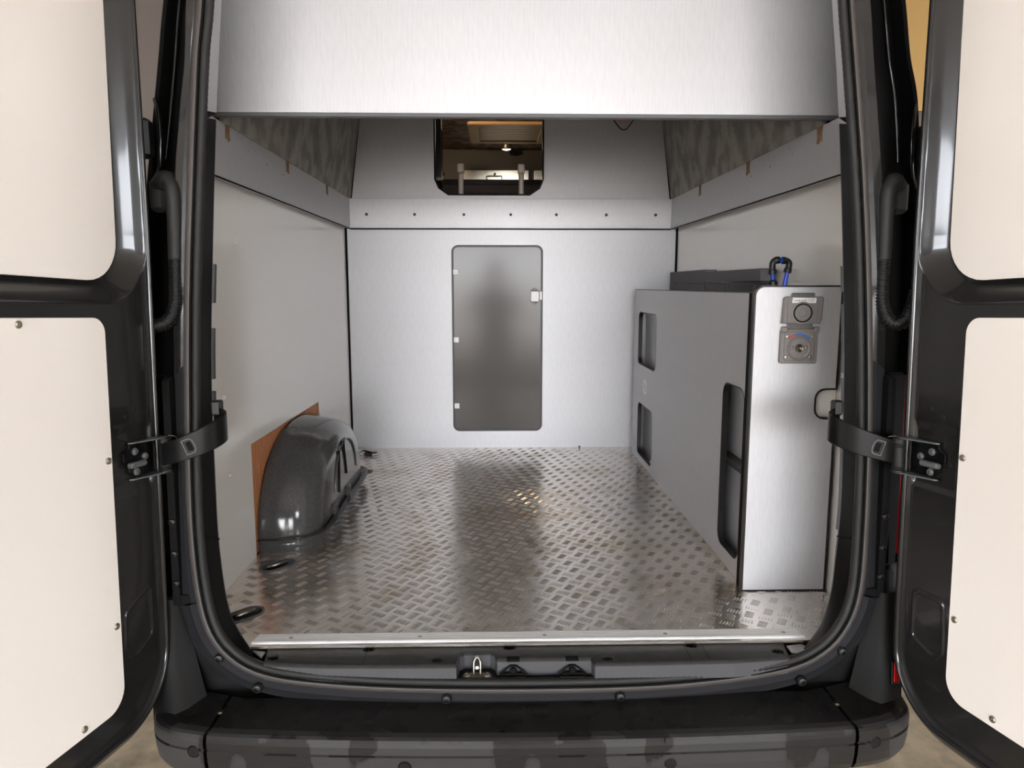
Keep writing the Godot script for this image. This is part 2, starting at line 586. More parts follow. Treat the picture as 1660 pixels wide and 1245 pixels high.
# ==================================================================== cargo room
func cargo_shell() -> void:
	# floor of chequer plate: two sheets with holes for the lashing points
	var fl := thing("floor", "silver aluminium five-bar tread plate floor of the cargo area", "floor", Vector3(0, F, -1.1), "", "structure")
	var front := PackedVector2Array([Vector2(-0.878, -1.0988), Vector2(0.905, -1.0988), Vector2(0.905, -0.2), Vector2(0.87, -0.10), Vector2(0.83, -0.05), Vector2(0.77, -0.012), Vector2(0.715, 0.0), Vector2(-0.70, 0.0), Vector2(-0.75, -0.012), Vector2(-0.80, -0.06), Vector2(-0.84, -0.12), Vector2(-0.878, -0.22)])
	var rear := PackedVector2Array([Vector2(-0.878, -2.19), Vector2(0.905, -2.19), Vector2(0.905, -1.1012), Vector2(-0.878, -1.1012)])
	put("tread_plate", plate(front, [cup_outline(0), cup_outline(1)], 0.006, 0.0005, fy(F)), "tread", fl)
	put("tread_plate", plate(rear, [cup_outline(2)], 0.006, 0.0005, fy(F)), "tread", fl)
	put("floor_board", plate(inset(ccw(front), 0.004), [cup_outline(0), cup_outline(1)], 0.03, 0.0, fy(F - 0.0065)), "black_matt", fl)
	put("floor_board", plate(rear, [cup_outline(2)], 0.03, 0.0, fy(F - 0.0065)), "black_matt", fl)
	for x in [-0.55, -0.19, 0.14, 0.42, 0.60]:
		screw(fl, "screw", Vector3(x, F + 0.0005, -1.087), Vector3.UP, 0.006, "zinc", 0.002)
	# raised bars: groups of five, alternating by a quarter turn
	var bar := bar_mesh()
	var spots := []
	var e1 := Vector2(cos(deg_to_rad(31)), sin(deg_to_rad(31)))
	var e2 := Vector2(e1.y, -e1.x)
	for i in range(-60, 61):
		for j in range(-60, 61):
			var c := e1 * (i * 0.042 + 0.0) + e2 * (j * 0.042) + Vector2(0.651, -0.122)
			if c.x < -0.95 or c.x > 0.95 or c.y < -2.25 or c.y > 0.05:
				continue
			var across := e1 if (i + j) % 2 == 0 else e2
			for k in range(-2, 3):
				var p := c + across * k * 0.0078
				var turn := e2.angle() if (i + j) % 2 == 0 else e1.angle()
				if bar_fits(p, front, rear):
					spots.append(Transform3D(Basis(Vector3.UP, -turn), Vector3(p.x, F, p.y)))
	var eye := Vector3(-0.079, F + 0.893, 1.68)
	spots.sort_custom(func(a, b): return a.origin.distance_squared_to(eye) < b.origin.distance_squared_to(eye))
	for i in 300:
		put("tread_bar", bar, "tread", fl, spots[i])
	var mm := MultiMesh.new()
	mm.transform_format = MultiMesh.TRANSFORM_3D
	mm.mesh = bar
	mm.instance_count = spots.size() - 300
	for i in range(300, spots.size()):
		mm.set_instance_transform(i - 300, spots[i].translated(-fl.position))
	var mi := MultiMeshInstance3D.new()
	mi.name = "tread_bars"
	mi.multimesh = mm
	mi.material_override = M["tread"]
	mi.set_meta("kind", "stuff")
	fl.add_child(mi)

	# left wall: white panel notched round the wheel arch, plywood behind the notch
	var wl := thing("wall_left", "glossy white left side panel of the cargo area", "wall", Vector3(-0.875, F, -1.1), "", "structure")
	var left := PackedVector2Array([Vector2(-2.178, F), Vector2(-1.51, F), Vector2(-1.51, 1.565 - 0.59), Vector2(-0.60, 1.571 - 0.59), Vector2(-0.60, F), Vector2(-0.20, F), Vector2(-0.20, 1.80), Vector2(-2.178, 1.80)])
	put("panel", plate(left, [], 0.006, 0.0005, fx(-0.875, 1.0)), "gel_white", wl)
	var ply := put("plywood_backing", box(-0.893, F, -1.53, -0.883, 1.0, -0.58, 0.0), "plywood", wl)
	ply.set_meta("label", "bare reddish plywood left showing round the wheel arch")
	for p in [[1.169, -0.389], [0.933, -0.398], [1.622, -0.545]]:
		screw(wl, "plug", Vector3(-0.875, p[0], p[1]), Vector3.RIGHT, 0.0075, "white_plastic", 0.008)
	var wr := thing("wall_right", "glossy white right side panel of the cargo area above the cabinet", "wall", Vector3(0.905, F, -1.1), "", "structure")
	put("panel", box(0.903, F - 0.01, -2.178, 0.911, 1.80, -0.20, 0.0), "gel_white", wr)

	# partition: lower board with the service door, rail, upper board with the window
	var wb := thing("wall_back", "light grey brushed laminate partition across the front of the cargo area", "wall", Vector3(0, F, -2.19), "", "structure")
	var dz := -2.19
	var hole := rrect(-0.311, 0.696, 0.177, 1.705, 0.032)
	put("lower_board", plate(rrect(-0.866, F - 0.01, 0.894, 1.795, 0.0), [hole], 0.018, 0.0005, fz(dz)), "laminate", wb)
	var up := PackedVector2Array([Vector2(-0.836, 1.946), Vector2(0.855, 1.946), Vector2(0.80, 2.38), Vector2(0.772, 2.60), Vector2(-0.75, 2.60), Vector2(-0.778, 2.38)])
	var win := PackedVector2Array([Vector2(-0.325, 1.970), Vector2(0.106, 1.970), Vector2(0.158, 2.005), Vector2(0.177, 2.05), Vector2(0.177, 2.42), Vector2(-0.395, 2.42), Vector2(-0.395, 2.05), Vector2(-0.375, 2.005)])
	put("upper_board", plate(up, [win], 0.018, 0.0005, fz(dz)), "laminate", wb)
	put("backing", plate(rrect(-0.95, F - 0.05, 0.97, 2.62, 0.0), [hole, win], 0.004, 0.0, fz(dz - 0.03)), "black_matt", wb)
	var wn := thing("window_1", "opening in the partition with a dark rubber frame", "window", Vector3(-0.109, 1.97, dz), "", "structure")
	put("window_frame", band(win, 0.004, 0.004, 0.05, fz(dz + 0.004)), "black_gloss", wn)
	var rb := thing("trim_1", "grey laminate rail across the partition with seven dark screw heads", "rail", Vector3(0, 1.79, -2.165), "", "structure")
	put("board", box(-0.845, 1.794, -2.19, 0.862, 1.947, -2.165, 0.001), "laminate", rb)
	put("edge_strip", box(-0.845, 1.788, -2.19, 0.862, 1.793, -2.163, 0.0005), "black_matt", rb)
	for x in [-0.756, -0.503, -0.243, 0.005, 0.247, 0.513, 0.777]:
		screw(rb, "screw", Vector3(x, 1.865, -2.165), Vector3.BACK, 0.0075, "black_satin", 0.003)
	for s in [-1, 1]:
		var x := -0.845 if s < 0 else 0.862
		var word := "left" if s < 0 else "right"
		var rs := thing("trim_2" if s < 0 else "trim_3", "grey laminate rail along the top of the %s wall with torn notches" % word, "rail", Vector3(x, 1.79, -1.1), "", "structure")
		var ol := PackedVector2Array([Vector2(-2.165, 1.794), Vector2(-0.20, 1.794), Vector2(-0.20, 1.948), Vector2(-2.165, 1.948)])
		put("board", plate(ol, [], 0.025, 0.001, fx(x, -s)), "laminate", rs)
		put("edge_strip", box(minf(x + s * -0.001, x + s * 0.006), 1.791, -2.165, maxf(x + s * -0.001, x + s * 0.006), 1.794, -0.20, 0.0005), "black_matt", rs)
		var k := 0
		for z in ([-0.452, -1.048, -1.67] if s < 0 else [-0.432, -1.019, -1.642]):
			k += 1
			var hgt: float = 0.046 if s < 0 else 0.05
			var w: float = 0.019
			var ch := PackedVector2Array([Vector2(z - w, 1.949), Vector2(z - w * 0.8, 1.949 - hgt * 0.5), Vector2(z - w * 0.9, 1.949 - hgt * 0.92), Vector2(z - w * 0.2, 1.949 - hgt), Vector2(z + w * 0.5, 1.949 - hgt * 0.8), Vector2(z + w, 1.949 - hgt * 0.95), Vector2(z + w * 0.85, 1.949 - hgt * 0.4), Vector2(z + w, 1.949)])
			put("torn_patch", plate(ch, [], 0.026, 0.0006, fx(x - s * 0.0012, -s)), "torn_wood", rs)
		for q in [[-0.62, 1.905], [-0.80, 1.895], [-0.98, 1.89]]:
			screw(rs, "staple", Vector3(x - s * 0.0005, q[1], q[0]), Vector3(-s, 0, 0), 0.003, "zinc", 0.002)
		# felt-covered upper side wall, leaning inwards
		var xb := -0.842 if s < 0 else 0.861
		var xt := -0.748 if s < 0 else 0.770
		var st := new_st()
		var a := v3([[xb, 1.948, -2.19], [xb, 1.948, -0.41]])
		var b := v3([[xt, 2.60, -2.19], [xt, 2.60, -0.41]])
		loft(st, [a, b, shifted(b, Vector3(s * 0.01, 0, 0)), shifted(a, Vector3(s * 0.01, 0, 0))], true, false)
		whole("wall_upper_" + word, done(st), "felt", "dark grey mottled felt lining on the %s upper wall" % word, "wall", "", "structure")
	whole("ceiling", box(-0.80, 2.60, -2.19, 0.80, 2.62, -0.10, 0.0), "felt", "dark lining of the high roof above the cargo area", "ceiling", "", "structure")
	var oh := thing("overhead_panel", "pale brushed laminate panel across the top of the rear opening", "panel", Vector3(0, 1.96, -0.39))
	put("board", plate(PackedVector2Array([Vector2(-0.93, 1.968), Vector2(0.955, 1.968), Vector2(0.86, 2.598), Vector2(-0.83, 2.598)]), [], 0.018, 0.001, fz(-0.385)), "laminate", oh)
	put("edge_strip", box(-0.93, 1.957, -0.405, 0.955, 1.968, -0.382, 0.002), "trim_mid", oh)

	# service door in the partition
	var sd := thing("door_1", "satin grey hatch door in the partition with white hinges and black edging", "door", Vector3(-0.067, 0.70, dz), "", "structure")
	put("leaf", plate(rrect(-0.303, 0.703, 0.169, 1.698, 0.026), [], 0.016, 0.0006, fz(dz + 0.001)), "hatch_laminate", sd)
	put("edging", band(rrect(-0.307, 0.699, 0.173, 1.702, 0.030), 0.005, 0.006, 0.02, fz(dz + 0.004)), "black_satin", sd)
	for y in [1.565, 1.200, 0.835]:
		var x := -0.291
		var hg := put("hinge", plate(rrect(x - 0.013, y - 0.014, x + 0.013, y + 0.014, 0.002), [], 0.003, 0.0005, fz(dz + 0.0045)), "white_plastic", sd)
		for q in [[-0.005, 0.006], [-0.005, -0.006], [0.005, 0.0]]:
			screw(hg, "screw", Vector3(x + q[0], y + q[1], dz + 0.0045), Vector3.BACK, 0.0022, "zinc", 0.001)
	var la := put("latch", plate(rrect(0.114, 1.408, 0.158, 1.462, 0.006), [], 0.014, 0.002, fz(dz + 0.016)), "white_plastic", sd)
	la.set_meta("label", "white latch with a grey oval backing plate")
	put("backing_plate", plate(PackedVector2Array([Vector2(0.112, 1.405), Vector2(0.126, 1.396), Vector2(0.134, 1.389), Vector2(0.142, 1.396), Vector2(0.158, 1.405), Vector2(0.158, 1.466), Vector2(0.142, 1.476), Vector2(0.134, 1.482), Vector2(0.126, 1.476), Vector2(0.112, 1.466)]), [], 0.002, 0.0005, fz(dz + 0.0035)), "socket_dark", la)
	put("strike", plate(rrect(0.161, 1.416, 0.174, 1.462, 0.002), [], 0.008, 0.001, fz(dz + 0.012)), "white_plastic", la)
	screw(la, "screw", Vector3(0.134, 1.473, dz + 0.004), Vector3.BACK, 0.003, "zinc", 0.0015)
	screw(la, "screw", Vector3(0.134, 1.397, dz + 0.004), Vector3.BACK, 0.003, "zinc", 0.0015)
	# loose wire that hangs before the upper partition
	var wire := thing("cable_loop", "thin black cable loop hanging below the overhead panel beside a red lamp", "cable", Vector3(0.594, 2.30, -2.17))
	put("cable", tubed(spline(v3([[0.515, 2.44, -2.17], [0.527, 2.374, -2.168], [0.571, 2.315, -2.166], [0.594, 2.30, -2.165], [0.619, 2.312, -2.166], [0.657, 2.374, -2.168], [0.67, 2.44, -2.17]]), 40), 0.003, 6), "black_satin", wire)
	put("lamp", plate(rrect(0.568, 2.350, 0.632, 2.42, 0.01), [], 0.012, 0.003, fz(-2.176)), "red_plastic", wire)

func cup_outline(k: int) -> PackedVector2Array:
	var c: Vector2 = [Vector2(-0.782, -0.520), Vector2(-0.772, -0.172), Vector2(-0.735, -1.668)][k]
	var turn: float = [-0.85, -0.80, -0.35][k]
	var out := PackedVector2Array()
	var raw := PackedVector2Array([Vector2(0.062, 0.0), Vector2(0.040, 0.030), Vector2(-0.040, 0.030), Vector2(-0.062, 0.0), Vector2(-0.040, -0.030), Vector2(0.040, -0.030)])
	for i in 6:
		var p := raw[i]
		var q := raw[(i + 1) % 6]
		var o := raw[(i + 5) % 6]
		var a := p + (o - p).normalized() * 0.014
		var b := p + (q - p).normalized() * 0.014
		for t in [0.0, 0.5, 1.0]:
			out.append(c + (a * (1 - t) * (1 - t) + p * 2 * t * (1 - t) + b * t * t).rotated(turn))
	return ccw(out)

func bar_fits(p: Vector2, front: PackedVector2Array, rear: PackedVector2Array) -> bool:
	if p.x < -0.862 or p.x > 0.892 or p.y > -0.07 or p.y < -2.178 or absf(p.y + 1.1) < 0.008:
		return false
	if p.x > 0.668 and p.y < -0.305:
		return false
	if p.x < -0.70 and p.y < -0.64 and p.y > -1.60:
		return false
	if p.y > -1.1 and not Geometry2D.is_point_in_polygon(p, inset(front, 0.012)) and not Geometry2D.is_point_in_polygon(p, inset(ccw(front), 0.012)):
		return false
	for k in 3:
		if Geometry2D.is_point_in_polygon(p, inset(cup_outline(k), -0.014)):
			return false
	return true

# one raised bar: a low lens-shaped dome, long along x
func bar_mesh() -> ArrayMesh:
	var st := new_st()
	st.set_smooth_group(1)
	var L := 0.0135
	var W := 0.0027
	var H := 0.0014
	var sec := []
	for i in 9:
		var t := -1.0 + 2.0 * i / 8
		var k := sqrt(maxf(0.0, 1.0 - t * t))
		var ring := PackedVector3Array()
		for q in [[-1.0, 0.0], [-0.6, 0.75], [0.0, 1.0], [0.6, 0.75], [1.0, 0.0]]:
			ring.append(Vector3(t * L, q[1] * H * k - 0.0001, q[0] * W * k))
		sec.append(ring)
	for i in 8:
		for k in 4:
			quad(st, sec[i][k], sec[i][k + 1], sec[i + 1][k + 1], sec[i + 1][k])
	return done(st)

# ==================================================================== the cabin seen through the partition window
func cabin() -> void:
	whole("ceiling_cabin", box(-0.62, 2.62, -4.5, 0.60, 2.64, -2.21, 0.0), "cab_wood", "brown wood-grain cabin ceiling seen through the partition window", "ceiling", "", "structure")
	whole("wall_cabin_front", box(-0.62, 1.2, -4.52, 0.60, 2.62, -4.48, 0.0), "cab_dark", "dark cabin wall below the wood-grain ceiling", "wall", "", "structure")
	whole("wall_cabin_left", box(-0.64, 1.2, -4.5, -0.60, 2.62, -2.215, 0.0), "cab_dark", "dark left wall of the cabin behind the partition window", "wall", "", "structure")
	whole("wall_cabin_right", box(0.56, 1.2, -4.5, 0.60, 2.62, -2.215, 0.0), "cab_dark", "dark right wall of the cabin behind the partition window", "wall", "", "structure")
	whole("floor_cabin", box(-0.62, 1.18, -4.5, 0.60, 1.2, -2.215, 0.0), "cab_black", "dark floor of the cabin behind the partition window", "floor", "", "structure")
	var h := thing("roof_hatch", "beige framed roof hatch with a pleated blind in the cabin ceiling", "roof hatch", Vector3(0.02, 2.62, -3.78))
	var fr := Transform3D(Basis(Vector3(1, 0, 0), Vector3(0, 0, 1), Vector3(0, -1, 0)), Vector3(0, 2.600, 0))
	put("frame", plate(rrect(-0.27, -4.12, 0.31, -3.44, 0.03), [rrect(-0.19, -4.06, 0.25, -3.56, 0.015)], 0.0195, 0.006, fr), "hatch_beige", h)
	for i in 6:
		var z := -4.05 + i * 0.082
		put("blind_fold", box(-0.188, 2.606, z, 0.248, 2.616, z + 0.078, 0.003), "hatch_beige", h)
	put("blind_handle", box(-0.188, 2.600, -4.035, 0.248, 2.607, -4.025, 0.002), "cab_black", h)
	var sp := thing("ceiling_spotlight", "small round lit spotlight in front of the roof hatch", "spotlight", Vector3(0.015, 2.62, -4.20))
	put("bezel", lathe([[0.045, 0.0], [0.045, -0.042], [0.038, -0.050], [0.036, -0.046]], 20, at3(0.015, 2.62, -4.20)), "zinc", sp)
	put("lens", lathe([[0.0, -0.056], [0.022, -0.053], [0.036, -0.045]], 20, at3(0.015, 2.62, -4.20)), "lamp_glow", sp)
	var l := SpotLight3D.new()
	l.name = "spot"
	l.position = Vector3(0, -0.065, 0)
	l.rotation_degrees = Vector3(-90, 0, 0)
	l.spot_angle = 75.0
	l.spot_range = 8.0
	l.spot_attenuation = 2.0
	l.light_color = Color(1.0, 0.96, 0.88)
	l.light_energy = 0.075
	l.light_size = 0.03
	l.shadow_enabled = true
	sp.add_child(l)
	var wl := thing("ceiling_lamp", "warm ceiling lamp in the cabin whose glow falls on the wood-grain ceiling", "lamp", Vector3(-0.50, 2.545, -2.52))
	put("stem", lathe([[0.012, 0.075], [0.012, 0.0]], 10, at3(-0.50, 2.545, -2.52)), "zinc", wl)
	put("bulb", lathe([[0.0, 0.02], [0.022, 0.01], [0.028, -0.012], [0.02, -0.034], [0.0, -0.042]], 16, at3(-0.50, 2.545, -2.52), true), "warm_glow", wl)
	var o := OmniLight3D.new()
	o.name = "glow"
	o.position = Vector3(0, -0.012, 0)
	o.omni_range = 6.0
	o.omni_attenuation = 2.0
	o.light_color = Color(1.0, 0.86, 0.68)
	o.light_energy = 0.11
	o.light_size = 0.025
	o.shadow_enabled = true
	wl.add_child(o)
	for i in 2:
		var x: float = [-0.264, 0.066][i]
		var p := thing("grab_post", ["grey upright post with square head at the left of the cabin window", "grey upright post with square head nearer the right of the cabin window"][i], "post", Vector3(x, 1.9, -2.32), "grab posts behind the partition window")
		put("tube", lathe([[0.0, 0.215], [0.013, 0.215], [0.0145, 0.21], [0.0145, 0.0], [0.0, 0.0]], 16, at3(x, 1.9, -2.32), false), "post_grey", p)
		put("head", box(x - 0.019, 2.098, -2.343, x + 0.019, 2.148, -2.297, 0.006), "post_grey", p)
		screw(p, "screw", Vector3(x, 2.095, -2.3055), Vector3.BACK, 0.006, "zinc")
	var c := thing("cabin_cupboard", "white cupboard front with a small dark catch far inside the cabin", "cupboard", Vector3(-0.06, 2.2, -4.44))
	put("front", box(-0.355, 2.2, -4.478, 0.205, 2.447, -4.44, 0.004), "white_plastic", c)
	put("front", box(0.25, 2.2, -4.478, 0.38, 2.447, -4.44, 0.004), "white_plastic", c)
	put("catch", band(rrect(-0.145, 2.33, -0.02, 2.401, 0.003), 0.003, 0.003, 0.01, fz(-4.432)), "cab_black", c)
	screw(c, "knob", Vector3(-0.078, 2.418, -4.44), Vector3.BACK, 0.01, "cab_black", 0.012)
	var s := thing("cabin_shelf", "black glossy shelf edge below the white cupboard front", "shelf", Vector3(-0.05, 2.1, -3.2))
	put("board", box(-0.56, 2.16, -3.95, 0.52, 2.195, -3.2, 0.004), "cab_black", s)
	put("front_edge", box(-0.56, 2.10, -3.215, 0.52, 2.16, -3.185, 0.004), "cab_dark", s)
	# open side window at the left
	var w := thing("cabin_window", "dark framed side window with a grey blind at the left inside the cabin", "window", Vector3(-0.43, 2.0, -2.75))
	var wf := Transform3D(Basis(Vector3(0.058, 0, 1).normalized(), Vector3.UP, Vector3(1, 0, -0.058).normalized()), Vector3(-0.236, 0, 0))
	put("frame", plate(rrect(-3.10, 2.03, -2.34, 2.52, 0.05), [rrect(-2.98, 2.16, -2.46, 2.46, 0.03)], 0.035, 0.004, wf), "cab_black", w)
	put("blind", plate(rrect(-2.99, 2.15, -2.45, 2.47, 0.02), [], 0.006, 0.001, Transform3D(wf.basis, wf.origin - wf.basis.z * 0.012)), "trim_grey", w)
	screw(w, "catch", Vector3(-0.411, 2.20, -3.02), Vector3.RIGHT, 0.012, "steel", 0.012)

# ==================================================================== van body round the opening
func left_seal() -> PackedVector3Array:
	return v3([[-0.705, 2.42, -0.055], [-0.729, 2.131, -0.04], [-0.746, 1.997, -0.035], [-0.767, 1.723, -0.02], [-0.788, 1.44, -0.01], [-0.801, 1.147, 0.0], [-0.804, 0.921, 0.01], [-0.792, 0.753, 0.02], [-0.762, 0.656, 0.035], [-0.709, 0.597, 0.045]])

func right_seal() -> PackedVector3Array:
	return v3([[0.705, 2.42, -0.055], [0.730, 2.144, -0.04], [0.748, 2.0, -0.035], [0.778, 1.728, -0.02], [0.803, 1.439, -0.01], [0.820, 1.139, 0.0], [0.823, 0.908, 0.01], [0.814, 0.736, 0.02], [0.774, 0.646, 0.035], [0.710, 0.590, 0.045]])

func seal_path(n: int) -> PackedVector3Array:
	var pts := left_seal()
	pts.append_array(v3([[-0.640, 0.567, 0.055], [-0.534, 0.552, 0.065], [-0.325, 0.540, 0.075], [-0.041, 0.535, 0.08], [0.245, 0.534, 0.075], [0.444, 0.541, 0.065], [0.615, 0.560, 0.055]]))
	var r := right_seal()
	r.reverse()
	pts.append_array(r)
	return spline(pts, n)

# outward normals in the plane of the opening, along a path that runs down the left, along the bottom, up the right
func outward(path: PackedVector3Array) -> PackedVector3Array:
	var out := PackedVector3Array()
	for i in path.size():
		var t := path[min(i + 1, path.size() - 1)] - path[max(i - 1, 0)]
		out.append(Vector3(t.y, -t.x, 0).normalized())
	return out

func offset(path: PackedVector3Array, nn: PackedVector3Array, n: float, w: float) -> PackedVector3Array:
	var out := PackedVector3Array()
	for i in path.size():
		out.append(path[i] + nn[i] * n + Vector3(0, 0, w))
	return out

func body_and_frame() -> void:
	# weather seal all round
	var seal := thing("weather_seal", "ribbed black rubber door seal running round the rear opening", "seal", Vector3(0, 0.53, 0.05))
	var path := seal_path(700)
	var nn := outward(path)
	var rails := []
	for k in 12:
		var a := TAU * k / 12
		var r := offset(path, nn, -0.010 + cos(a) * 0.0105, 0.004 + sin(a) * 0.011)
		for i in r.size():
			if i % 2 == 0:
				r[i] += (path[i] - nn[i] * 0.010 - r[i]) * 0.07
		rails.append(r)
	put("bulb", lofted(rails, true), "rubber", seal)
	path = seal_path(220)
	nn = outward(path)
	rails = []
	for q in [[-0.002, -0.006], [0.000, 0.010], [0.004, 0.014], [0.012, 0.012], [0.019, 0.007], [0.020, 0.001], [0.018, -0.006]]:
		rails.append(offset(path, nn, q[0], q[1]))
	put("lip", lofted(rails, true), "rubber_lip", seal)
	rails = []
	for k in 6:
		var a := TAU * k / 6
		rails.append(offset(path, nn, 0.001 + cos(a) * 0.003, 0.012 + sin(a) * 0.003))
	put("bead", lofted(rails, true), "black_matt", seal)

	var van := thing("van_body", "dark grey painted rear end of the panel van round the opening", "van", Vector3(0, 0.35, -0.1))
	for s in [-1, 1]:
		var word := "left" if s < 0 else "right"
		# inner pillar trim
		var inner: PackedVector3Array
		if s < 0:
			inner = v3([[-0.70, 2.42, -0.14], [-0.724, 2.165, -0.13], [-0.746, 1.91, -0.12], [-0.765, 1.587, -0.10], [-0.782, 1.285, -0.09], [-0.785, 0.971, -0.08], [-0.780, 0.828, -0.07], [-0.761, 0.696, -0.05], [-0.734, 0.639, -0.03], [-0.690, 0.598, 0.004]])
		else:
			inner = v3([[0.71, 2.42, -0.14], [0.736, 2.178, -0.13], [0.764, 1.918, -0.12], [0.785, 1.589, -0.10], [0.803, 1.28, -0.09], [0.812, 0.96, -0.08], [0.802, 0.797, -0.07], [0.787, 0.705, -0.05], [0.758, 0.63, -0.03], [0.710, 0.594, 0.004]])
		var N := 120
		var t := spline(inner, N)
		var sp := left_seal() if s < 0 else right_seal()
		sp.append(Vector3(-0.655, 0.570, 0.053) if s < 0 else Vector3(0.640, 0.565, 0.053))
		var se := spline(sp, N)
		var r0 := PackedVector3Array()
		var r1 := PackedVector3Array()
		var r2 := PackedVector3Array()
		var r3 := PackedVector3Array()
		var r4 := PackedVector3Array()
		var r5 := PackedVector3Array()
		for i in N:
			var d := (se[i] - t[i])
			var n := d.normalized()
			var side := Vector3(s, 0, 0).lerp(Vector3(s * 0.5, -1, 0), smoothstep(0.85, 1.0, i / (N - 1.0))).normalized()
			r0.append(t[i] + side * 0.085 + Vector3(0, 0, -0.10))
			r1.append(t[i] + side * 0.004 + Vector3(0, 0, -0.004))
			r2.append(t[i] + d * 0.06 + Vector3(0, 0, 0.003))
			r3.append(t[i] + d * 0.55 + Vector3(0, 0, 0.006))
			r4.append(se[i] - n * 0.016 + Vector3(0, 0, 0.002))
			r5.append(se[i] + Vector3(0, 0, -0.05) + side * 0.01)
		var tr := thing("trim_4" if s < 0 else "trim_5", "glossy black plastic pillar trim on the %s side of the opening" % word, "trim", Vector3(s * 0.76, F, -0.08), "", "structure")
		var cut := 0
		while t[cut].y > 1.902:
			cut += 1
		put("lower_trim", lofted([r0.slice(cut), r1.slice(cut), r2.slice(cut), r3.slice(cut), r4.slice(cut), r5.slice(cut)], false, false), "trim_black", tr)
		var ut := put("upper_trim", lofted([r0.slice(0, cut), r1.slice(0, cut), r2.slice(0, cut), r3.slice(0, cut), r4.slice(0, cut), r5.slice(0, cut)], false, false), "trim_grey", tr)
		ut.set_meta("label", "light grey upper pillar trim")
		# clipped edge plates on the pillar
		var spans := [[1.55, 1.44], [1.40, 1.26], [1.24, 1.19]] if s < 0 else [[1.55, 1.47], [1.46, 1.27], [1.26, 1.18], [1.12, 0.86]]
		for q in spans:
			var o: float = 0.0 if s < 0 else 0.004
			var st := new_st()
			var rr := []
			for e in [[-0.004, -0.008], [-0.004, 0.004], [0.018, 0.012], [0.018, -0.006]]:
				var r := PackedVector3Array()
				for i in N:
					if t[i].y <= q[0] and t[i].y >= q[1]:
						r.append(t[i] + Vector3(s * (e[0] + o) , 0, e[1]))
				rr.append(r)
			loft(st, rr, true, false)
			put("clip_plate", done(st), "black_satin" if s < 0 else "trim_mid", tr)
		# joint of the lower trim piece
		var ji := 0
		while t[ji].y > 0.86:
			ji += 1
		put("joint", tubed(PackedVector3Array([t[ji] + Vector3(0, 0, 0.004), r3[ji - 3] + Vector3(0, 0, 0.001), r4[ji - 6] + Vector3(0, 0, 0.001)]), 0.0022, 6), "black_matt", tr)

		# painted flange outside the seal, the drip channel and the outer skin
		var so := spline(left_seal() if s < 0 else right_seal(), N)
		var sn := outward(so)
		if s > 0:
			for i in N:
				sn[i] = -sn[i]
		var fl_pts: PackedVector3Array
		var sk_pts: PackedVector3Array
		if s < 0:
			fl_pts = v3([[-0.745, 2.42, -0.05], [-0.772, 2.127, -0.032], [-0.784, 1.996, -0.03], [-0.818, 1.751, -0.025], [-0.839, 1.439, -0.02], [-0.850, 1.15, -0.01], [-0.855, 0.90, 0.0], [-0.850, 0.74, 0.01], [-0.82, 0.62, 0.03], [-0.74, 0.555, 0.045]])
			sk_pts = v3([[-0.82, 2.42, -0.14], [-0.861, 2.16, -0.12], [-0.881, 2.036, -0.12], [-0.897, 1.937, -0.12], [-0.93, 1.70, -0.11], [-0.955, 1.44, -0.10], [-0.975, 1.15, -0.10], [-0.985, 0.90, -0.10], [-0.985, 0.65, -0.10], [-0.975, 0.45, -0.10]])
		else:
			fl_pts = v3([[0.752, 2.42, -0.05], [0.786, 2.141, -0.032], [0.803, 2.007, -0.03], [0.838, 1.743, -0.025], [0.868, 1.438, -0.02], [0.872, 1.15, -0.01], [0.875, 0.90, 0.0], [0.872, 0.74, 0.01], [0.84, 0.62, 0.03], [0.75, 0.55, 0.045]])
			sk_pts = v3([[0.88, 2.42, -0.14], [0.916, 2.176, -0.12], [0.938, 2.049, -0.12], [0.966, 1.934, -0.12], [0.985, 1.70, -0.11], [0.995, 1.44, -0.10], [1.0, 1.15, -0.10], [1.0, 0.90, -0.10], [1.0, 0.65, -0.10], [0.99, 0.45, -0.10]])
		var f1 := spline(fl_pts, N)
		var k1 := spline(sk_pts, N)
		var ra := offset(so, sn, 0.010, -0.004)
		var rb := PackedVector3Array()
		for i in N:
			rb.append(ra[i].lerp(f1[i], 0.5) + Vector3(0, 0, 0.003))
		var cut2 := 0
		while f1[cut2].y > 1.28:
			cut2 += 1
		var fr := [ra, rb, shifted(f1, Vector3(-s * 0.004, 0, 0.001)), shifted(f1, Vector3(0, 0, -0.004)), shifted(f1, Vector3(s * 0.002, 0, -0.10))]
		put("pillar_flange", lofted(fr.map(func(q): return q.slice(0, cut2)), false, false), "paint", van)
		put("lower_flange", lofted(fr.map(func(q): return q.slice(cut2 - 1)), false, false), "flange_black", van)
		put("drip_channel", lofted([shifted(f1, Vector3(s * 0.002, 0, -0.10)), shifted(k1, Vector3(-s * 0.012, 0, -0.055)), shifted(k1, Vector3(-s * 0.010, 0, -0.004)), shifted(k1, Vector3(-s * 0.003, 0, 0.0))], false, false), "black_matt", van)
		var mid := PackedVector3Array()
		for i in N:
			if f1[i].y > 1.80:
				mid.append(f1[i].lerp(k1[i], 0.72) + Vector3(0, 0, -0.055))
		put("drip_bead", tubed(mid, 0.004, 8), "paint", van)
		put("side_skin", lofted([shifted(k1, Vector3(-s * 0.003, 0, 0.0)), shifted(k1, Vector3(0, 0, -0.004)), shifted(k1, Vector3(s * 0.01, 0, -2.3)), shifted(k1, Vector3(s * 0.01, 0, -4.6))], false, false), "paint", van)
		# upper hinge: arm with a looped cover on the skin edge
		var hx: float = -0.905 if s < 0 else 0.968
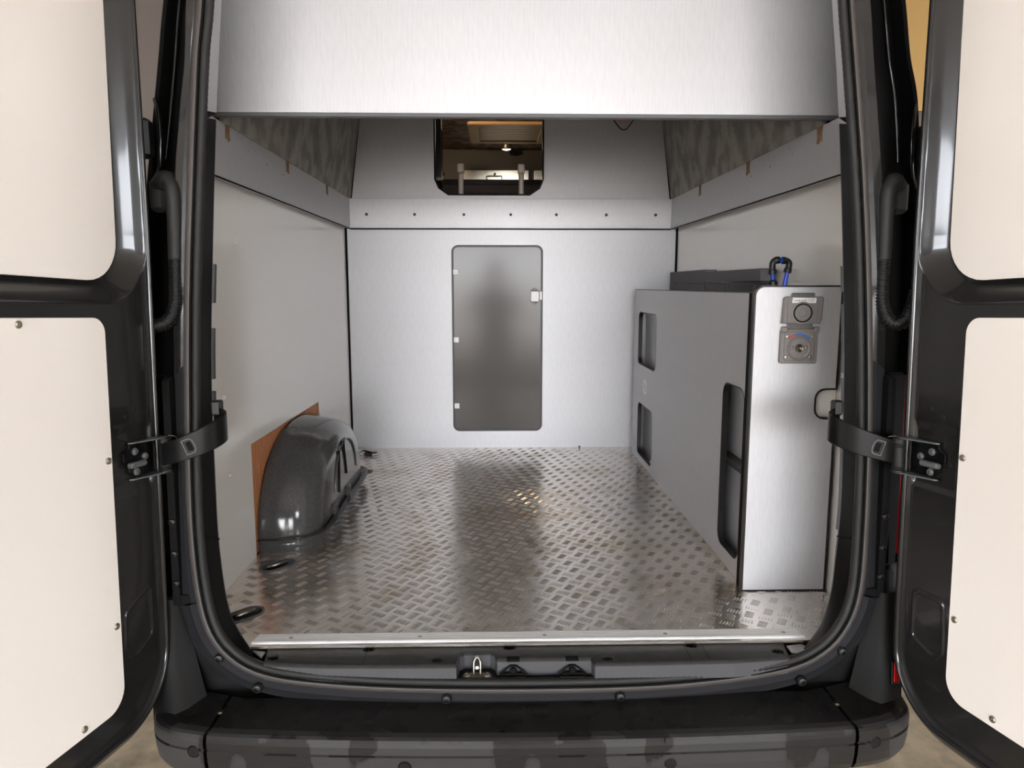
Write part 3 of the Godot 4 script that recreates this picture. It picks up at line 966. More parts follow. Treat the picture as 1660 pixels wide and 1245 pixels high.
		var hinge := put("door_hinge", tubed(spline(v3([[hx - s * 0.012, 1.935, -0.12], [hx - s * 0.028, 1.90, -0.095], [hx - s * 0.034, 1.84, -0.085], [hx - s * 0.026, 1.77, -0.09], [hx, 1.735, -0.11]]), 30), 0.006, 8), "black_gloss", van)
		hinge.set_meta("label", "black upper door hinge cover")
		put("hinge_arm", box(minf(hx - s * 0.02, hx + s * 0.03), 1.79, -0.09, maxf(hx - s * 0.02, hx + s * 0.03), 1.88, -0.05, 0.008), "black_satin", hinge)
		# black lower pillar cover with the tail lamp behind it
		var cx: float = -0.852 if s < 0 else 0.874
		var st2 := new_st()
		var rr2 := []
		for e in [[-0.010, -0.02], [-0.006, 0.010], [0.010, 0.012], [0.028, -0.035], [0.07, -0.05]]:
			var r := PackedVector3Array()
			for y in [1.29, 1.27, 1.1, 0.95, 0.80, 0.72]:
				var lean: float = (1.27 - y) * 0.02
				r.append(Vector3(cx + s * (e[0] + lean * 0.3), y - (0.012 if y > 1.28 else 0.0), e[1] + lean - (0.02 if y > 1.28 else 0.0)))
			rr2.append(r)
		loft(st2, rr2, false, false)
		put("lower_pillar_cover", done(st2), "black_matt", van)
		for y in [0.775, 0.85, 0.93]:
			screw(van, "bolt", Vector3(cx + s * 0.004, y, 0.019), Vector3.BACK, 0.009, "black_satin", 0.006)
		var tl := thing("tail_lamp", ["left tail lamp almost hidden in the dark gap beside the open door", "right tail lamp showing a thin red lens edge in the door gap"][0 if s < 0 else 1], "tail lamp", Vector3(s * 0.94, 0.72, -0.05))
		var lx: float = -0.925 if s < 0 else 0.93
		put("lens", lofted([v3([[lx, 1.27, -0.07], [lx + s * 0.004, 1.05, -0.06], [lx + s * 0.006, 0.81, -0.05]]), v3([[lx + s * 0.03, 1.27, -0.06], [lx + s * 0.034, 1.05, -0.05], [lx + s * 0.036, 0.81, -0.04]]), v3([[lx + s * 0.075, 1.27, -0.09], [lx + s * 0.079, 1.05, -0.08], [lx + s * 0.081, 0.81, -0.07]])], false, true), "red_lens", tl)
		put("housing", lofted([v3([[lx - s * 0.045, 1.27, -0.06], [lx - s * 0.04, 0.79, -0.03]]), v3([[lx - s * 0.012, 1.27, -0.058], [lx - s * 0.008, 0.79, -0.028]]), v3([[lx, 1.27, -0.085], [lx + s * 0.006, 0.79, -0.06]])], false, false), "black_gloss", tl)
		var bx: float = lx - s * 0.012
		put("lower_bracket", box(minf(bx, bx + s * 0.05), 0.70, -0.06, maxf(bx, bx + s * 0.05), 0.785, -0.012, 0.014), "trim_mid", tl)
	put("roof_skin", lofted([v3([[-0.82, 2.42, -0.14], [-0.82, 2.42, -4.75]]), v3([[-0.70, 2.66, -0.16], [-0.70, 2.66, -4.75]]), v3([[0.72, 2.66, -0.16], [0.72, 2.66, -4.75]]), v3([[0.88, 2.42, -0.14], [0.88, 2.42, -4.75]])], false, false), "paint", van)
	put("roof_header", box(-0.80, 2.42, -0.20, 0.82, 2.66, -0.15, 0.01), "paint", van)
	put("front_skin", box(-0.99, 0.35, -4.78, 1.0, 2.66, -4.72, 0.02), "paint", van)
	put("underbody", box(-0.96, 0.38, -4.7, 0.98, 0.55, -0.05, 0.02), "black_matt", van)
	for s in [-1, 1]:
		var o := 0.0 if s < 0 else 0.015
		put("corner_panel", plate(PackedVector2Array([Vector2(s * 0.58, 0.46), Vector2(s * (0.87 + o), 0.46), Vector2(s * (0.87 + o), 0.745), Vector2(s * (0.83 + o), 0.745), Vector2(s * (0.80 + o), 0.66), Vector2(s * (0.74 + o), 0.58), Vector2(s * 0.60, 0.54)]), [], 0.01, 0.002, fz(0.018)), "trim_black", van)
	# body flange below the seal with its bolts
	var bot := seal_path(300)
	var bn := outward(bot)
	var lo := PackedVector3Array()
	var ln := PackedVector3Array()
	for i in 300:
		if bot[i].y < 0.74:
			lo.append(bot[i])
			ln.append(bn[i])
	put("sill_flange", lofted([offset(lo, ln, 0.010, -0.004), offset(lo, ln, 0.018, 0.004), offset(lo, ln, 0.034, 0.010), offset(lo, ln, 0.040, 0.007), offset(lo, ln, 0.058, 0.0)], false, false), "flange_black", van)
	for q in [[-0.656, 0.534, 0.074], [-0.199, 0.512, 0.094], [0.22, 0.512, 0.094], [0.671, 0.534, 0.074], [-0.752, 0.600, 0.052], [0.778, 0.598, 0.052]]:
		screw(van, "bolt", Vector3(q[0], q[1] - 0.004, q[2] - 0.006), Vector3.BACK, 0.0125, "black_satin", 0.010)

# ==================================================================== rear bumper
func bumper() -> void:
	var b := thing("rear_bumper", "wide black plastic rear bumper with wet patches below the cargo sill", "bumper", Vector3(0, 0.36, 0.1))
	var plan := v3([[-0.905, 0, -0.06], [-0.902, 0, 0.04], [-0.888, 0, 0.108], [-0.85, 0, 0.152], [-0.78, 0, 0.178], [-0.65, 0, 0.194], [-0.35, 0, 0.209], [0.005, 0, 0.216], [0.36, 0, 0.212], [0.66, 0, 0.202], [0.79, 0, 0.19], [0.865, 0, 0.165], [0.915, 0, 0.118], [0.932, 0, 0.04], [0.935, 0, -0.06]])
	var p := spline(plan, 260)
	var nn := PackedVector3Array()
	for i in 260:
		var t := (p[min(i + 1, 259)] - p[max(i - 1, 0)]).normalized()
		nn.append(Vector3(t.z, 0, -t.x))          # inwards, towards the van
	var face := [[0.030, 0.4885], [0.012, 0.488], [0.004, 0.485], [0.0005, 0.479], [-0.001, 0.470], [-0.001, 0.4545], [0.0035, 0.452], [0.0035, 0.449], [-0.001, 0.4465], [0.0005, 0.420], [0.004, 0.398], [0.014, 0.380], [0.04, 0.368], [0.08, 0.365]]
	var bounds := [[-1.0, -0.7385], [-0.7355, 0.7495], [0.7525, 1.0]]
	for k in 3:
		var ids := []
		for i in 260:
			if p[i].x >= bounds[k][0] and p[i].x <= bounds[k][1]:
				ids.append(i)
		var cap_rails := []
		for q in face:
			var r := PackedVector3Array()
			for i in ids:
				var dip: float = 0.006 * (1.0 - pow(absf(p[i].x) / 0.9, 2.0))
				r.append(p[i] + nn[i] * q[0] + Vector3(0, q[1] - dip, 0))
			cap_rails.append(r)
		var part := put("centre_section" if k == 1 else "end_cap", lofted(cap_rails, false, false), "bumper", b)
		if k != 1:
			part.set_meta("label", "left corner cap of the bumper" if k == 0 else "right corner cap of the bumper")
		# step on top
		var top := []
		for e in [0.0, 0.34, 0.7, 1.0]:
			var r := PackedVector3Array()
			for i in ids:
				var a := p[i] + nn[i] * 0.030
				a.y = 0.4885 - 0.006 * (1.0 - pow(absf(p[i].x) / 0.9, 2.0))
				var back := Vector3(clampf(p[i].x * 0.985, -0.84, 0.86), 0.499, 0.062 if absf(p[i].x) < 0.70 else 0.062 - (absf(p[i].x) - 0.70) * 0.3)
				r.append(a.lerp(back, e))
			top.append(r)
		put("step_pad", lofted(top, false, true), "bumper_top", b)
	# moulding seam on the upper band
	put("backing", box(-0.80, 0.40, 0.10, 0.81, 0.484, 0.165, 0.002), "black_matt", b)
	put("seam", box(0.300, 0.451, 0.2105, 0.3025, 0.482, 0.2135, 0.0003), "black_matt", b)
	for q in [[-0.767, 0.444, 0.181], [-0.286, 0.418, 0.2115], [0.316, 0.421, 0.2115], [0.795, 0.447, 0.1885]]:
		var sn := put("parking_sensor", lathe([[0.0, 0.0025], [0.011, 0.0025], [0.0125, 0.001], [0.0125, -0.004]], 20, Transform3D(Basis(Quaternion(Vector3.UP, Vector3(q[0] * 0.12, 0, 1).normalized())), Vector3(q[0], q[1], q[2]))), "riser_plastic", b)
		put("sensor_ring", lathe([[0.0125, 0.0012], [0.0145, 0.0016], [0.0155, 0.0002], [0.0155, -0.004]], 20, Transform3D(Basis(Quaternion(Vector3.UP, Vector3(q[0] * 0.12, 0, 1).normalized())), Vector3(q[0], q[1], q[2]))), "black_matt", sn)
	for s in [-1, 1]:
		var o := 0.0 if s > 0 else 0.014
		var rails := []
		for q in [[[0.790, 0.46, 0.055], [0.835, 0.60, 0.02], [0.862, 0.735, 0.0]], [[0.812, 0.455, 0.110], [0.862, 0.58, 0.050], [0.880, 0.735, 0.022]], [[0.835, 0.45, 0.135], [0.880, 0.57, 0.065], [0.893, 0.735, 0.028]], [[0.908, 0.44, 0.100], [0.932, 0.575, 0.045], [0.942, 0.735, 0.005]], [[0.935, 0.43, 0.0], [0.965, 0.58, -0.04], [0.975, 0.735, -0.06]]]:
			var r := []
			for v in q:
				r.append([s * (v[0] - o), v[1], v[2]])
			rails.append(spline(v3(r), 20))
		put("corner_riser", lofted(rails, false, true), "riser_plastic", b)
	var rf := Transform3D(Basis(Vector3(1, 0, -0.30).normalized(), Vector3(0.08, 1, -0.42).normalized(), Vector3(0.30, 0.40, 1).normalized()), Vector3(0.906, 0.553, 0.074))
	var ref := put("reflector", plate(PackedVector2Array([Vector2(-0.012, -0.022), Vector2(0.015, -0.022), Vector2(0.009, 0.022), Vector2(-0.007, 0.022)]), [], 0.006, 0.001, rf), "reflector", b)
	ref.set_meta("label", "red wedge reflector on the right bumper corner")
	put("reflector_bezel", plate(PackedVector2Array([Vector2(-0.018, -0.026), Vector2(0.018, -0.026), Vector2(0.0115, 0.026), Vector2(-0.012, 0.026)]), [], 0.012, 0.002, Transform3D(rf.basis, rf.origin - rf.basis.z * 0.002)), "black_gloss", ref)

# ==================================================================== sill cover, latch parts, threshold strip
func sill() -> void:
	var s := thing("sill_cover", "scuffed dark plastic sill cover with recessed screws behind the bumper", "sill", Vector3(0, 0.55, 0.04))
	var ol := PackedVector2Array([Vector2(-0.655, -0.014), Vector2(0.655, -0.014), Vector2(0.640, 0.066), Vector2(0.50, 0.080), Vector2(0.30, 0.085), Vector2(0.158, 0.086), Vector2(0.152, 0.060), Vector2(-0.078, 0.060), Vector2(-0.084, 0.034), Vector2(-0.094, 0.026), Vector2(-0.158, 0.026), Vector2(-0.168, 0.034), Vector2(-0.174, 0.086), Vector2(-0.30, 0.085), Vector2(-0.50, 0.080), Vector2(-0.640, 0.066)])
	var wells := []
	var spots := [[-0.398, 0.005], [-0.626, 0.040], [-0.223, 0.060], [-0.046, 0.004], [0.192, 0.062], [0.414, 0.005], [0.622, 0.040]]
	for q in spots:
		wells.append(ellipse(Vector2(q[0], q[1]), 0.0135, 0.0115, 16))
	put("top_board", plate(ol, wells, 0.008, 0.003, fy(F - 0.008)), "sill_plastic", s)
	put("riser", plate(inset(ccw(ol), 0.0015), [], 0.036, 0.0, fy(F - 0.017)), "sill_riser", s)
	for q in spots:
		screw(s, "screw", Vector3(q[0], F - 0.0168, q[1]), Vector3.UP, 0.0085, "black_satin", 0.004)
	for x in [-0.40, 0.395, 0.44]:
		put("moulding_line", box(x, F - 0.0085, 0.0, x + 0.0012, F - 0.0076, 0.074, 0.0002), "black_matt", s)
	put("bay_floor", box(-0.182, 0.536, 0.0, 0.165, 0.546, 0.084, 0.002), "black_satin", s)
	for k in 2:
		var st := PackedVector2Array([Vector2(-0.690, -0.004), Vector2(-0.655, 0.004), Vector2(-0.657, 0.030)]) if k == 0 else PackedVector2Array([Vector2(0.658, 0.004), Vector2(0.700, -0.004), Vector2(0.712, 0.022), Vector2(0.690, 0.044), Vector2(0.658, 0.034)])
		put("corner_plate", plate(st, [], 0.004, 0.001, fy(F - 0.012)), "trim_grey", s)
	var stk := thing("latch_striker", "zinc latch striker with a steel loop and two bolts in the sill bay", "striker", Vector3(-0.126, 0.546, 0.062))
	var pl := ellipse(Vector2(-0.126, 0.062), 0.036, 0.016, 24)
	put("base_plate", plate(pl, [], 0.004, 0.001, fy(0.551)), "zinc", stk)
	for x in [-0.151, -0.101]:
		screw(stk, "bolt", Vector3(x, 0.551, 0.063), Vector3.UP, 0.0085, "zinc", 0.005)
	put("loop", tubed(spline(v3([[-0.134, 0.551, 0.058], [-0.134, 0.578, 0.052], [-0.130, 0.588, 0.048], [-0.126, 0.590, 0.047], [-0.122, 0.588, 0.048], [-0.118, 0.578, 0.052], [-0.118, 0.551, 0.058]]), 24), 0.0035, 8), "steel", stk)
	screw(stk, "bolt", Vector3(-0.126, 0.566, 0.052), Vector3(0, 0.3, 1), 0.006, "zinc", 0.004)
	for k in 2:
		var x: float = [-0.038, 0.106][k]
		var c := thing("latch_catch", ["black house-shaped door catch next to the latch striker", "black house-shaped door catch farther right on the sill"][k], "catch", Vector3(x, 0.546, 0.075), "door catches on the sill")
		var f := Transform3D(Basis(Vector3(1, 0, 0), Vector3(0, 0.86, -0.5).normalized(), Vector3(0, 0.5, 0.86).normalized()), Vector3(x, 0.546, 0.083))
		put("hood", plate(PackedVector2Array([Vector2(-0.034, 0.014), Vector2(0.034, 0.014), Vector2(0.034, 0.018), Vector2(0.008, 0.038), Vector2(-0.008, 0.038), Vector2(-0.034, 0.018)]), [], 0.03, 0.004, f), "black_satin", c)
		put("base", plate(PackedVector2Array([Vector2(-0.028, -0.002), Vector2(0.028, -0.002), Vector2(0.036, 0.0125), Vector2(-0.036, 0.0125)]), [], 0.03, 0.003, Transform3D(f.basis, f.origin + f.basis.z * 0.003)), "black_gloss", c)
		put("socket", lathe([[0.0, 0.004], [0.006, 0.004], [0.009, 0.001], [0.009, -0.003]], 14, Transform3D(Basis(Quaternion(Vector3.UP, f.basis.z)), f * Vector3(0, 0.024, 0.0))), "black_matt", c)
		put("tab", box(x - 0.016, 0.586, 0.050, x + 0.016, 0.5935, 0.066, 0.002), "black_matt", c)
	# ridged aluminium strip over the edge of the floor
	var t := thing("threshold_strip", "ribbed aluminium threshold strip along the front edge of the floor", "threshold strip", Vector3(0, F, -0.02))
	var prof := [[-0.060, -0.001], [-0.058, 0.0025]]
	for i in 5:
		var z := -0.057 + i * 0.0074
		prof.append_array([[z, 0.0030], [z + 0.0048, 0.0030], [z + 0.0056, 0.0018], [z + 0.0070, 0.0018]])
	prof.append_array([[-0.0205, 0.0040], [-0.0165, 0.0038], [-0.0125, 0.0012], [-0.0115, -0.003], [-0.0110, -0.0125], [-0.013, -0.0130], [-0.014, -0.004], [-0.024, -0.001]])
	var rails := []
	for q in prof:
		var k: float = (q[0] + 0.06) / 0.05
		var xl := lerpf(-0.688, -0.696, k) + (0.006 if q[1] < -0.01 else 0.0)
		var xr := lerpf(0.703, 0.713, k) - (0.008 if q[1] < -0.01 else 0.0)
		rails.append(PackedVector3Array([Vector3(xl, F + q[1], q[0]), Vector3(lerpf(xl, xr, 0.5), F + q[1], q[0]), Vector3(xr, F + q[1], q[0])]))
	put("extrusion", lofted(rails, true, false), "alu", t)
	for x in [-0.602, -0.275, 0.045, 0.357, 0.665]:
		screw(t, "screw", Vector3(x, F + 0.0022, -0.036), Vector3.UP, 0.0055, "zinc", 0.002)

# ==================================================================== rear doors
func door_frame(s: int) -> Transform3D:
	var th := deg_to_rad(10.3)
	var tl := deg_to_rad(2.5)
	var a := Vector3(0, cos(tl), -sin(tl))
	var d := Vector3(s * sin(th), 0, cos(th))
	d = (d - a * d.dot(a)).normalized()
	var n := d.cross(a)
	if n.x * s > 0:
		n = -n
	return Transform3D(Basis(d, a, n), Vector3(-0.862, F, 0.0) if s < 0 else Vector3(0.872, F, 0.045))

func sd_box(p: Vector2, lo: Vector2, hi: Vector2, r: float) -> float:      # depth inside a rounded rectangle
	var c := (lo + hi) / 2
	var q := (p - c).abs() - (hi - lo) / 2 + Vector2(r, r)
	return -(Vector2(maxf(q.x, 0), maxf(q.y, 0)).length() + minf(maxf(q.x, q.y), 0) - r)

func door_left_edge(v: float) -> float:
	var u := 0.018 + maxf(v - 1.22, 0.0) * 0.09
	if v < -0.01:
		u = 0.148 - sqrt(maxf(0.0, 0.13 * 0.13 - (v + 0.01) * (v + 0.01)))
	return u

func door_height(u: float, v: float, grip: PackedVector2Array) -> float:
	var p := Vector2(u, v)
	var lean := maxf(v - 1.0, 0.0) * 0.022
	var e := sd_box(p, Vector2(0.054 + lean, -0.108), Vector2(0.745, 1.74), 0.15)
	var w := 0.0
	if e < 0:
		var k := minf(-e / 0.036, 1.4)
		w = -0.030 * k * k
	else:
		w = -0.007 * smoothstep(0.0, 0.024, e)
	var eu := sd_box(p, Vector2(0.063 + lean, 0.850), Vector2(0.73, 1.70), 0.13)
	var lin := clampf((eu + 0.003) / 0.046, 0.0, 1.0)
	w -= 0.042 * lerpf(lin, smoothstep(0.0, 1.0, lin), 0.25)
	if u < 0.22 and v < 0.25 and v > 0.02:
		var dmin := 1.0
		for i in grip.size():
			dmin = minf(dmin, p.distance_to(Geometry2D.get_closest_point_to_segment(p, grip[i], grip[(i + 1) % grip.size()])))
		w += 0.0032 * (1.0 - smoothstep(0.0015, 0.0055, dmin))
	var ep := sd_box(p, Vector2(0.070, 0.430), Vector2(0.1985, 0.580), 0.01)
	w -= 0.004 * smoothstep(0.0, 0.009, ep)
	return w

func rear_door(s: int) -> void:
	var f := door_frame(s)
	var word := "left" if s < 0 else "right"
	var door := thing("rear_door", "dark grey %s rear door swung open with two cream lining panels" % word, "van door", f.origin, "rear doors of the van")
	var grip := PackedVector2Array()
	var raw := [Vector2(0.180, 0.190), Vector2(0.097, 0.186), Vector2(0.095, 0.075), Vector2(0.165, 0.052), Vector2(0.187, 0.075)]
	if s < 0:
		raw = [Vector2(0.182, 0.165), Vector2(0.097, 0.200), Vector2(0.095, 0.080), Vector2(0.160, 0.052), Vector2(0.187, 0.080)]
	for i in raw.size():
		var p: Vector2 = raw[i]
		var a := p.move_toward(raw[(i + raw.size() - 1) % raw.size()], 0.014)
		var b := p.move_toward(raw[(i + 1) % raw.size()], 0.014)
		for t in [0.0, 0.33, 0.67, 1.0]:
			grip.append(a * (1 - t) * (1 - t) + p * 2 * t * (1 - t) + b * t * t)
	# inner skin
	var us := PackedFloat32Array()
	for i in 62:
		us.append(i * 0.0032)
	for i in 30:
		us.append(0.198 + i * 0.01)
	us.append_array(PackedFloat32Array([0.52, 0.60, 0.66, 0.69, 0.71, 0.73, 0.74, 0.75, 0.76, 0.77, 0.775]))
	var vs := PackedFloat32Array()
	for i in 46:
		vs.append(-0.14 + i * 0.0035)
	for i in 70:
		vs.append(0.0175 + i * 0.0035)
	for i in 60:
		vs.append(0.2625 + i * 0.0095)
	for i in 80:
		vs.append(0.8325 + i * 0.0035)
	for i in 50:
		vs.append(1.1125 + i * 0.0136)
	var nu := us.size()
	var nv := vs.size()
	var pos := PackedVector3Array()
	var idx := PackedInt32Array()
	for j in nv:
		var u0 := door_left_edge(vs[j])
		for i in nu:
			var u := u0 + us[i] * (0.79 - u0) / 0.775
			var w := door_height(u, vs[j], grip)
			pos.append(f * Vector3(u, vs[j], w))
	for j in nv - 1:
		for i in nu - 1:
			var a := j * nu + i
			idx.append_array(PackedInt32Array([a, a + nu, a + 1, a + 1, a + nu, a + nu + 1]))
	var arr := []
	arr.resize(Mesh.ARRAY_MAX)
	arr[Mesh.ARRAY_VERTEX] = pos
	arr[Mesh.ARRAY_INDEX] = idx
	var raw_mesh := ArrayMesh.new()
	raw_mesh.add_surface_from_arrays(Mesh.PRIMITIVE_TRIANGLES, arr)
	var st := SurfaceTool.new()
	st.create_from(raw_mesh, 0)
	st.generate_normals()
	put("inner_skin", st.commit(), "paint", door)
	# edge and outer skin
	var rim := PackedVector3Array()
	var back := PackedVector3Array()
	for j in nv:
		rim.append(pos[j * nu])
		back.append(f * Vector3(door_left_edge(vs[j]) - 0.004, vs[j], -0.105))
	for i in nu:
		rim.append(pos[(nv - 1) * nu + i])
		back.append(f * Vector3(lerpf(0.07, 0.79, us[i] / 0.775), vs[nv - 1], -0.105))
	for j in range(nv - 1, -1, -1):
		rim.append(pos[j * nu + nu - 1])
		back.append(f * Vector3(0.79, vs[j], -0.105))
	for i in range(nu - 1, -1, -1):
		rim.append(pos[i])
		back.append(f * Vector3(lerpf(door_left_edge(-0.14), 0.79, us[i] / 0.775), -0.14, -0.105))
	var st2 := new_st()
	loft(st2, [rim, back], false, false, true)
	cap(st2, back)
	put("outer_skin", done(st2), "paint", door)
	# raised bead round the inner skin
	var bp := PackedVector3Array()
	var c := Vector2(0.204, 0.042)
	for i in 20:
		var v := lerpf(1.73, 0.06, i / 19.0)
		bp.append(f * Vector3(0.054 + maxf(v - 1.0, 0.0) * 0.022, v, -0.0022))
	for i in range(1, 16):
		var a := PI + PI / 2 * i / 15
		bp.append(f * Vector3(c.x + cos(a) * 0.15, c.y + sin(a) * 0.15, -0.0022))
	for i in range(1, 8):
		bp.append(f * Vector3(lerpf(0.21, 0.74, i / 7.0), -0.108, -0.0022))
	put("edge_bead", tubed(spline(bp, 160), 0.0062, 14), "paint", door)
	# lining panels with their screws
	var lift := -0.037 if s < 0 else -0.014
	var up := put("upper_lining", plate(rrect4(0.106, 0.897, 0.72, 1.69, [0.092, 0.09, 0.09, 0.09], 8), [], 0.006, 0.001, f * at3(0, 0, -0.041)), "cream", door)
	up.set_meta("label", "cream upper lining panel")
	put("lining_edge", band(rrect4(0.106, 0.897, 0.72, 1.69, [0.092, 0.09, 0.09, 0.09], 8), -0.0002, 0.0022, 0.006, f * at3(0, 0, -0.0415)), "black_matt", up)
	var low := put("lower_lining", plate(rrect4(0.204, lift, 0.72, 0.818, [0.05, 0.05, 0.03, 0.032], 8), [], 0.006, 0.001, f * at3(0, 0, -0.001)), "cream", door)
	low.set_meta("label", "cream lower lining panel held by small screws")
	put("lining_edge", band(rrect4(0.204, lift, 0.72, 0.818, [0.05, 0.05, 0.03, 0.032], 8), -0.0003, 0.004, 0.008, f * at3(0, 0, -0.0025)), "paint", low)
	var dots := [[0.421, 0.806], [0.2165, 0.515], [0.2185, 0.151], [0.325, -0.020], [0.60, 0.806], [0.70, 0.4]]
	if s > 0:
		dots = [[0.50, 0.806], [0.2155, 0.522], [0.2195, 0.168], [0.327, 0.004], [0.66, 0.806], [0.70, 0.4]]
	for q in dots:
		screw(low, "screw", f * Vector3(q[0], q[1], -0.0008), f.basis.z, 0.0075, "zinc", 0.004)
	for q in [[0.150, 0.60], [0.120, 0.615]]:
		screw(door, "plug", f * Vector3(q[0], q[1], -0.0072), f.basis.z, 0.006, "black_satin", 0.0015)

# ==================================================================== cable conduits between body and doors
func conduit(s: int) -> void:
	var word := "left" if s < 0 else "right"
	var c := thing("cable_conduit", "black corrugated cable conduit bending into the %s door" % word, "conduit", Vector3(s * 0.83, 1.40, -0.03), "cable conduits at the door hinges")
	var boot: PackedVector3Array
	var hose: PackedVector3Array
	if s < 0:
		boot = v3([[-0.868, 1.728, -0.062], [-0.850, 1.738, -0.045], [-0.830, 1.728, -0.030], [-0.823, 1.70, -0.025], [-0.823, 1.64, -0.025], [-0.826, 1.555, -0.025]])
		hose = v3([[-0.826, 1.555, -0.025], [-0.827, 1.50, -0.022], [-0.829, 1.455, -0.018], [-0.840, 1.420, -0.012], [-0.860, 1.402, -0.005], [-0.885, 1.398, 0.004]])
	else:
		boot = v3([[0.895, 1.728, -0.062], [0.877, 1.738, -0.045], [0.857, 1.728, -0.030], [0.849, 1.70, -0.025], [0.850, 1.64, -0.025], [0.852, 1.555, -0.025]])
		hose = v3([[0.852, 1.555, -0.025], [0.850, 1.50, -0.022], [0.852, 1.45, -0.018], [0.864, 1.415, -0.012], [0.884, 1.402, -0.004], [0.903, 1.415, 0.004], [0.912, 1.45, 0.012], [0.914, 1.48, 0.02]])
	var bp := spline(boot, 40)
	var br := PackedFloat32Array()
	for i in 40:
		br.append(0.0175 if i > 8 else 0.021)
	put("boot", tubed(bp, br, 16), "rubber", c)
	var hp := spline(hose, 36 * 4)
	var hr := PackedFloat32Array()
	for i in 36 * 4:
		hr.append([0.0128, 0.0165, 0.0176, 0.0165][i % 4])
	put("hose", tubed(hp, hr, 14), "black_satin", c)
	var box_x := -0.872 if s < 0 else 0.899
	put("boot_box", box(box_x - 0.02, 1.665, -0.09, box_x + 0.02, 1.742, -0.045, 0.012), "rubber", c)

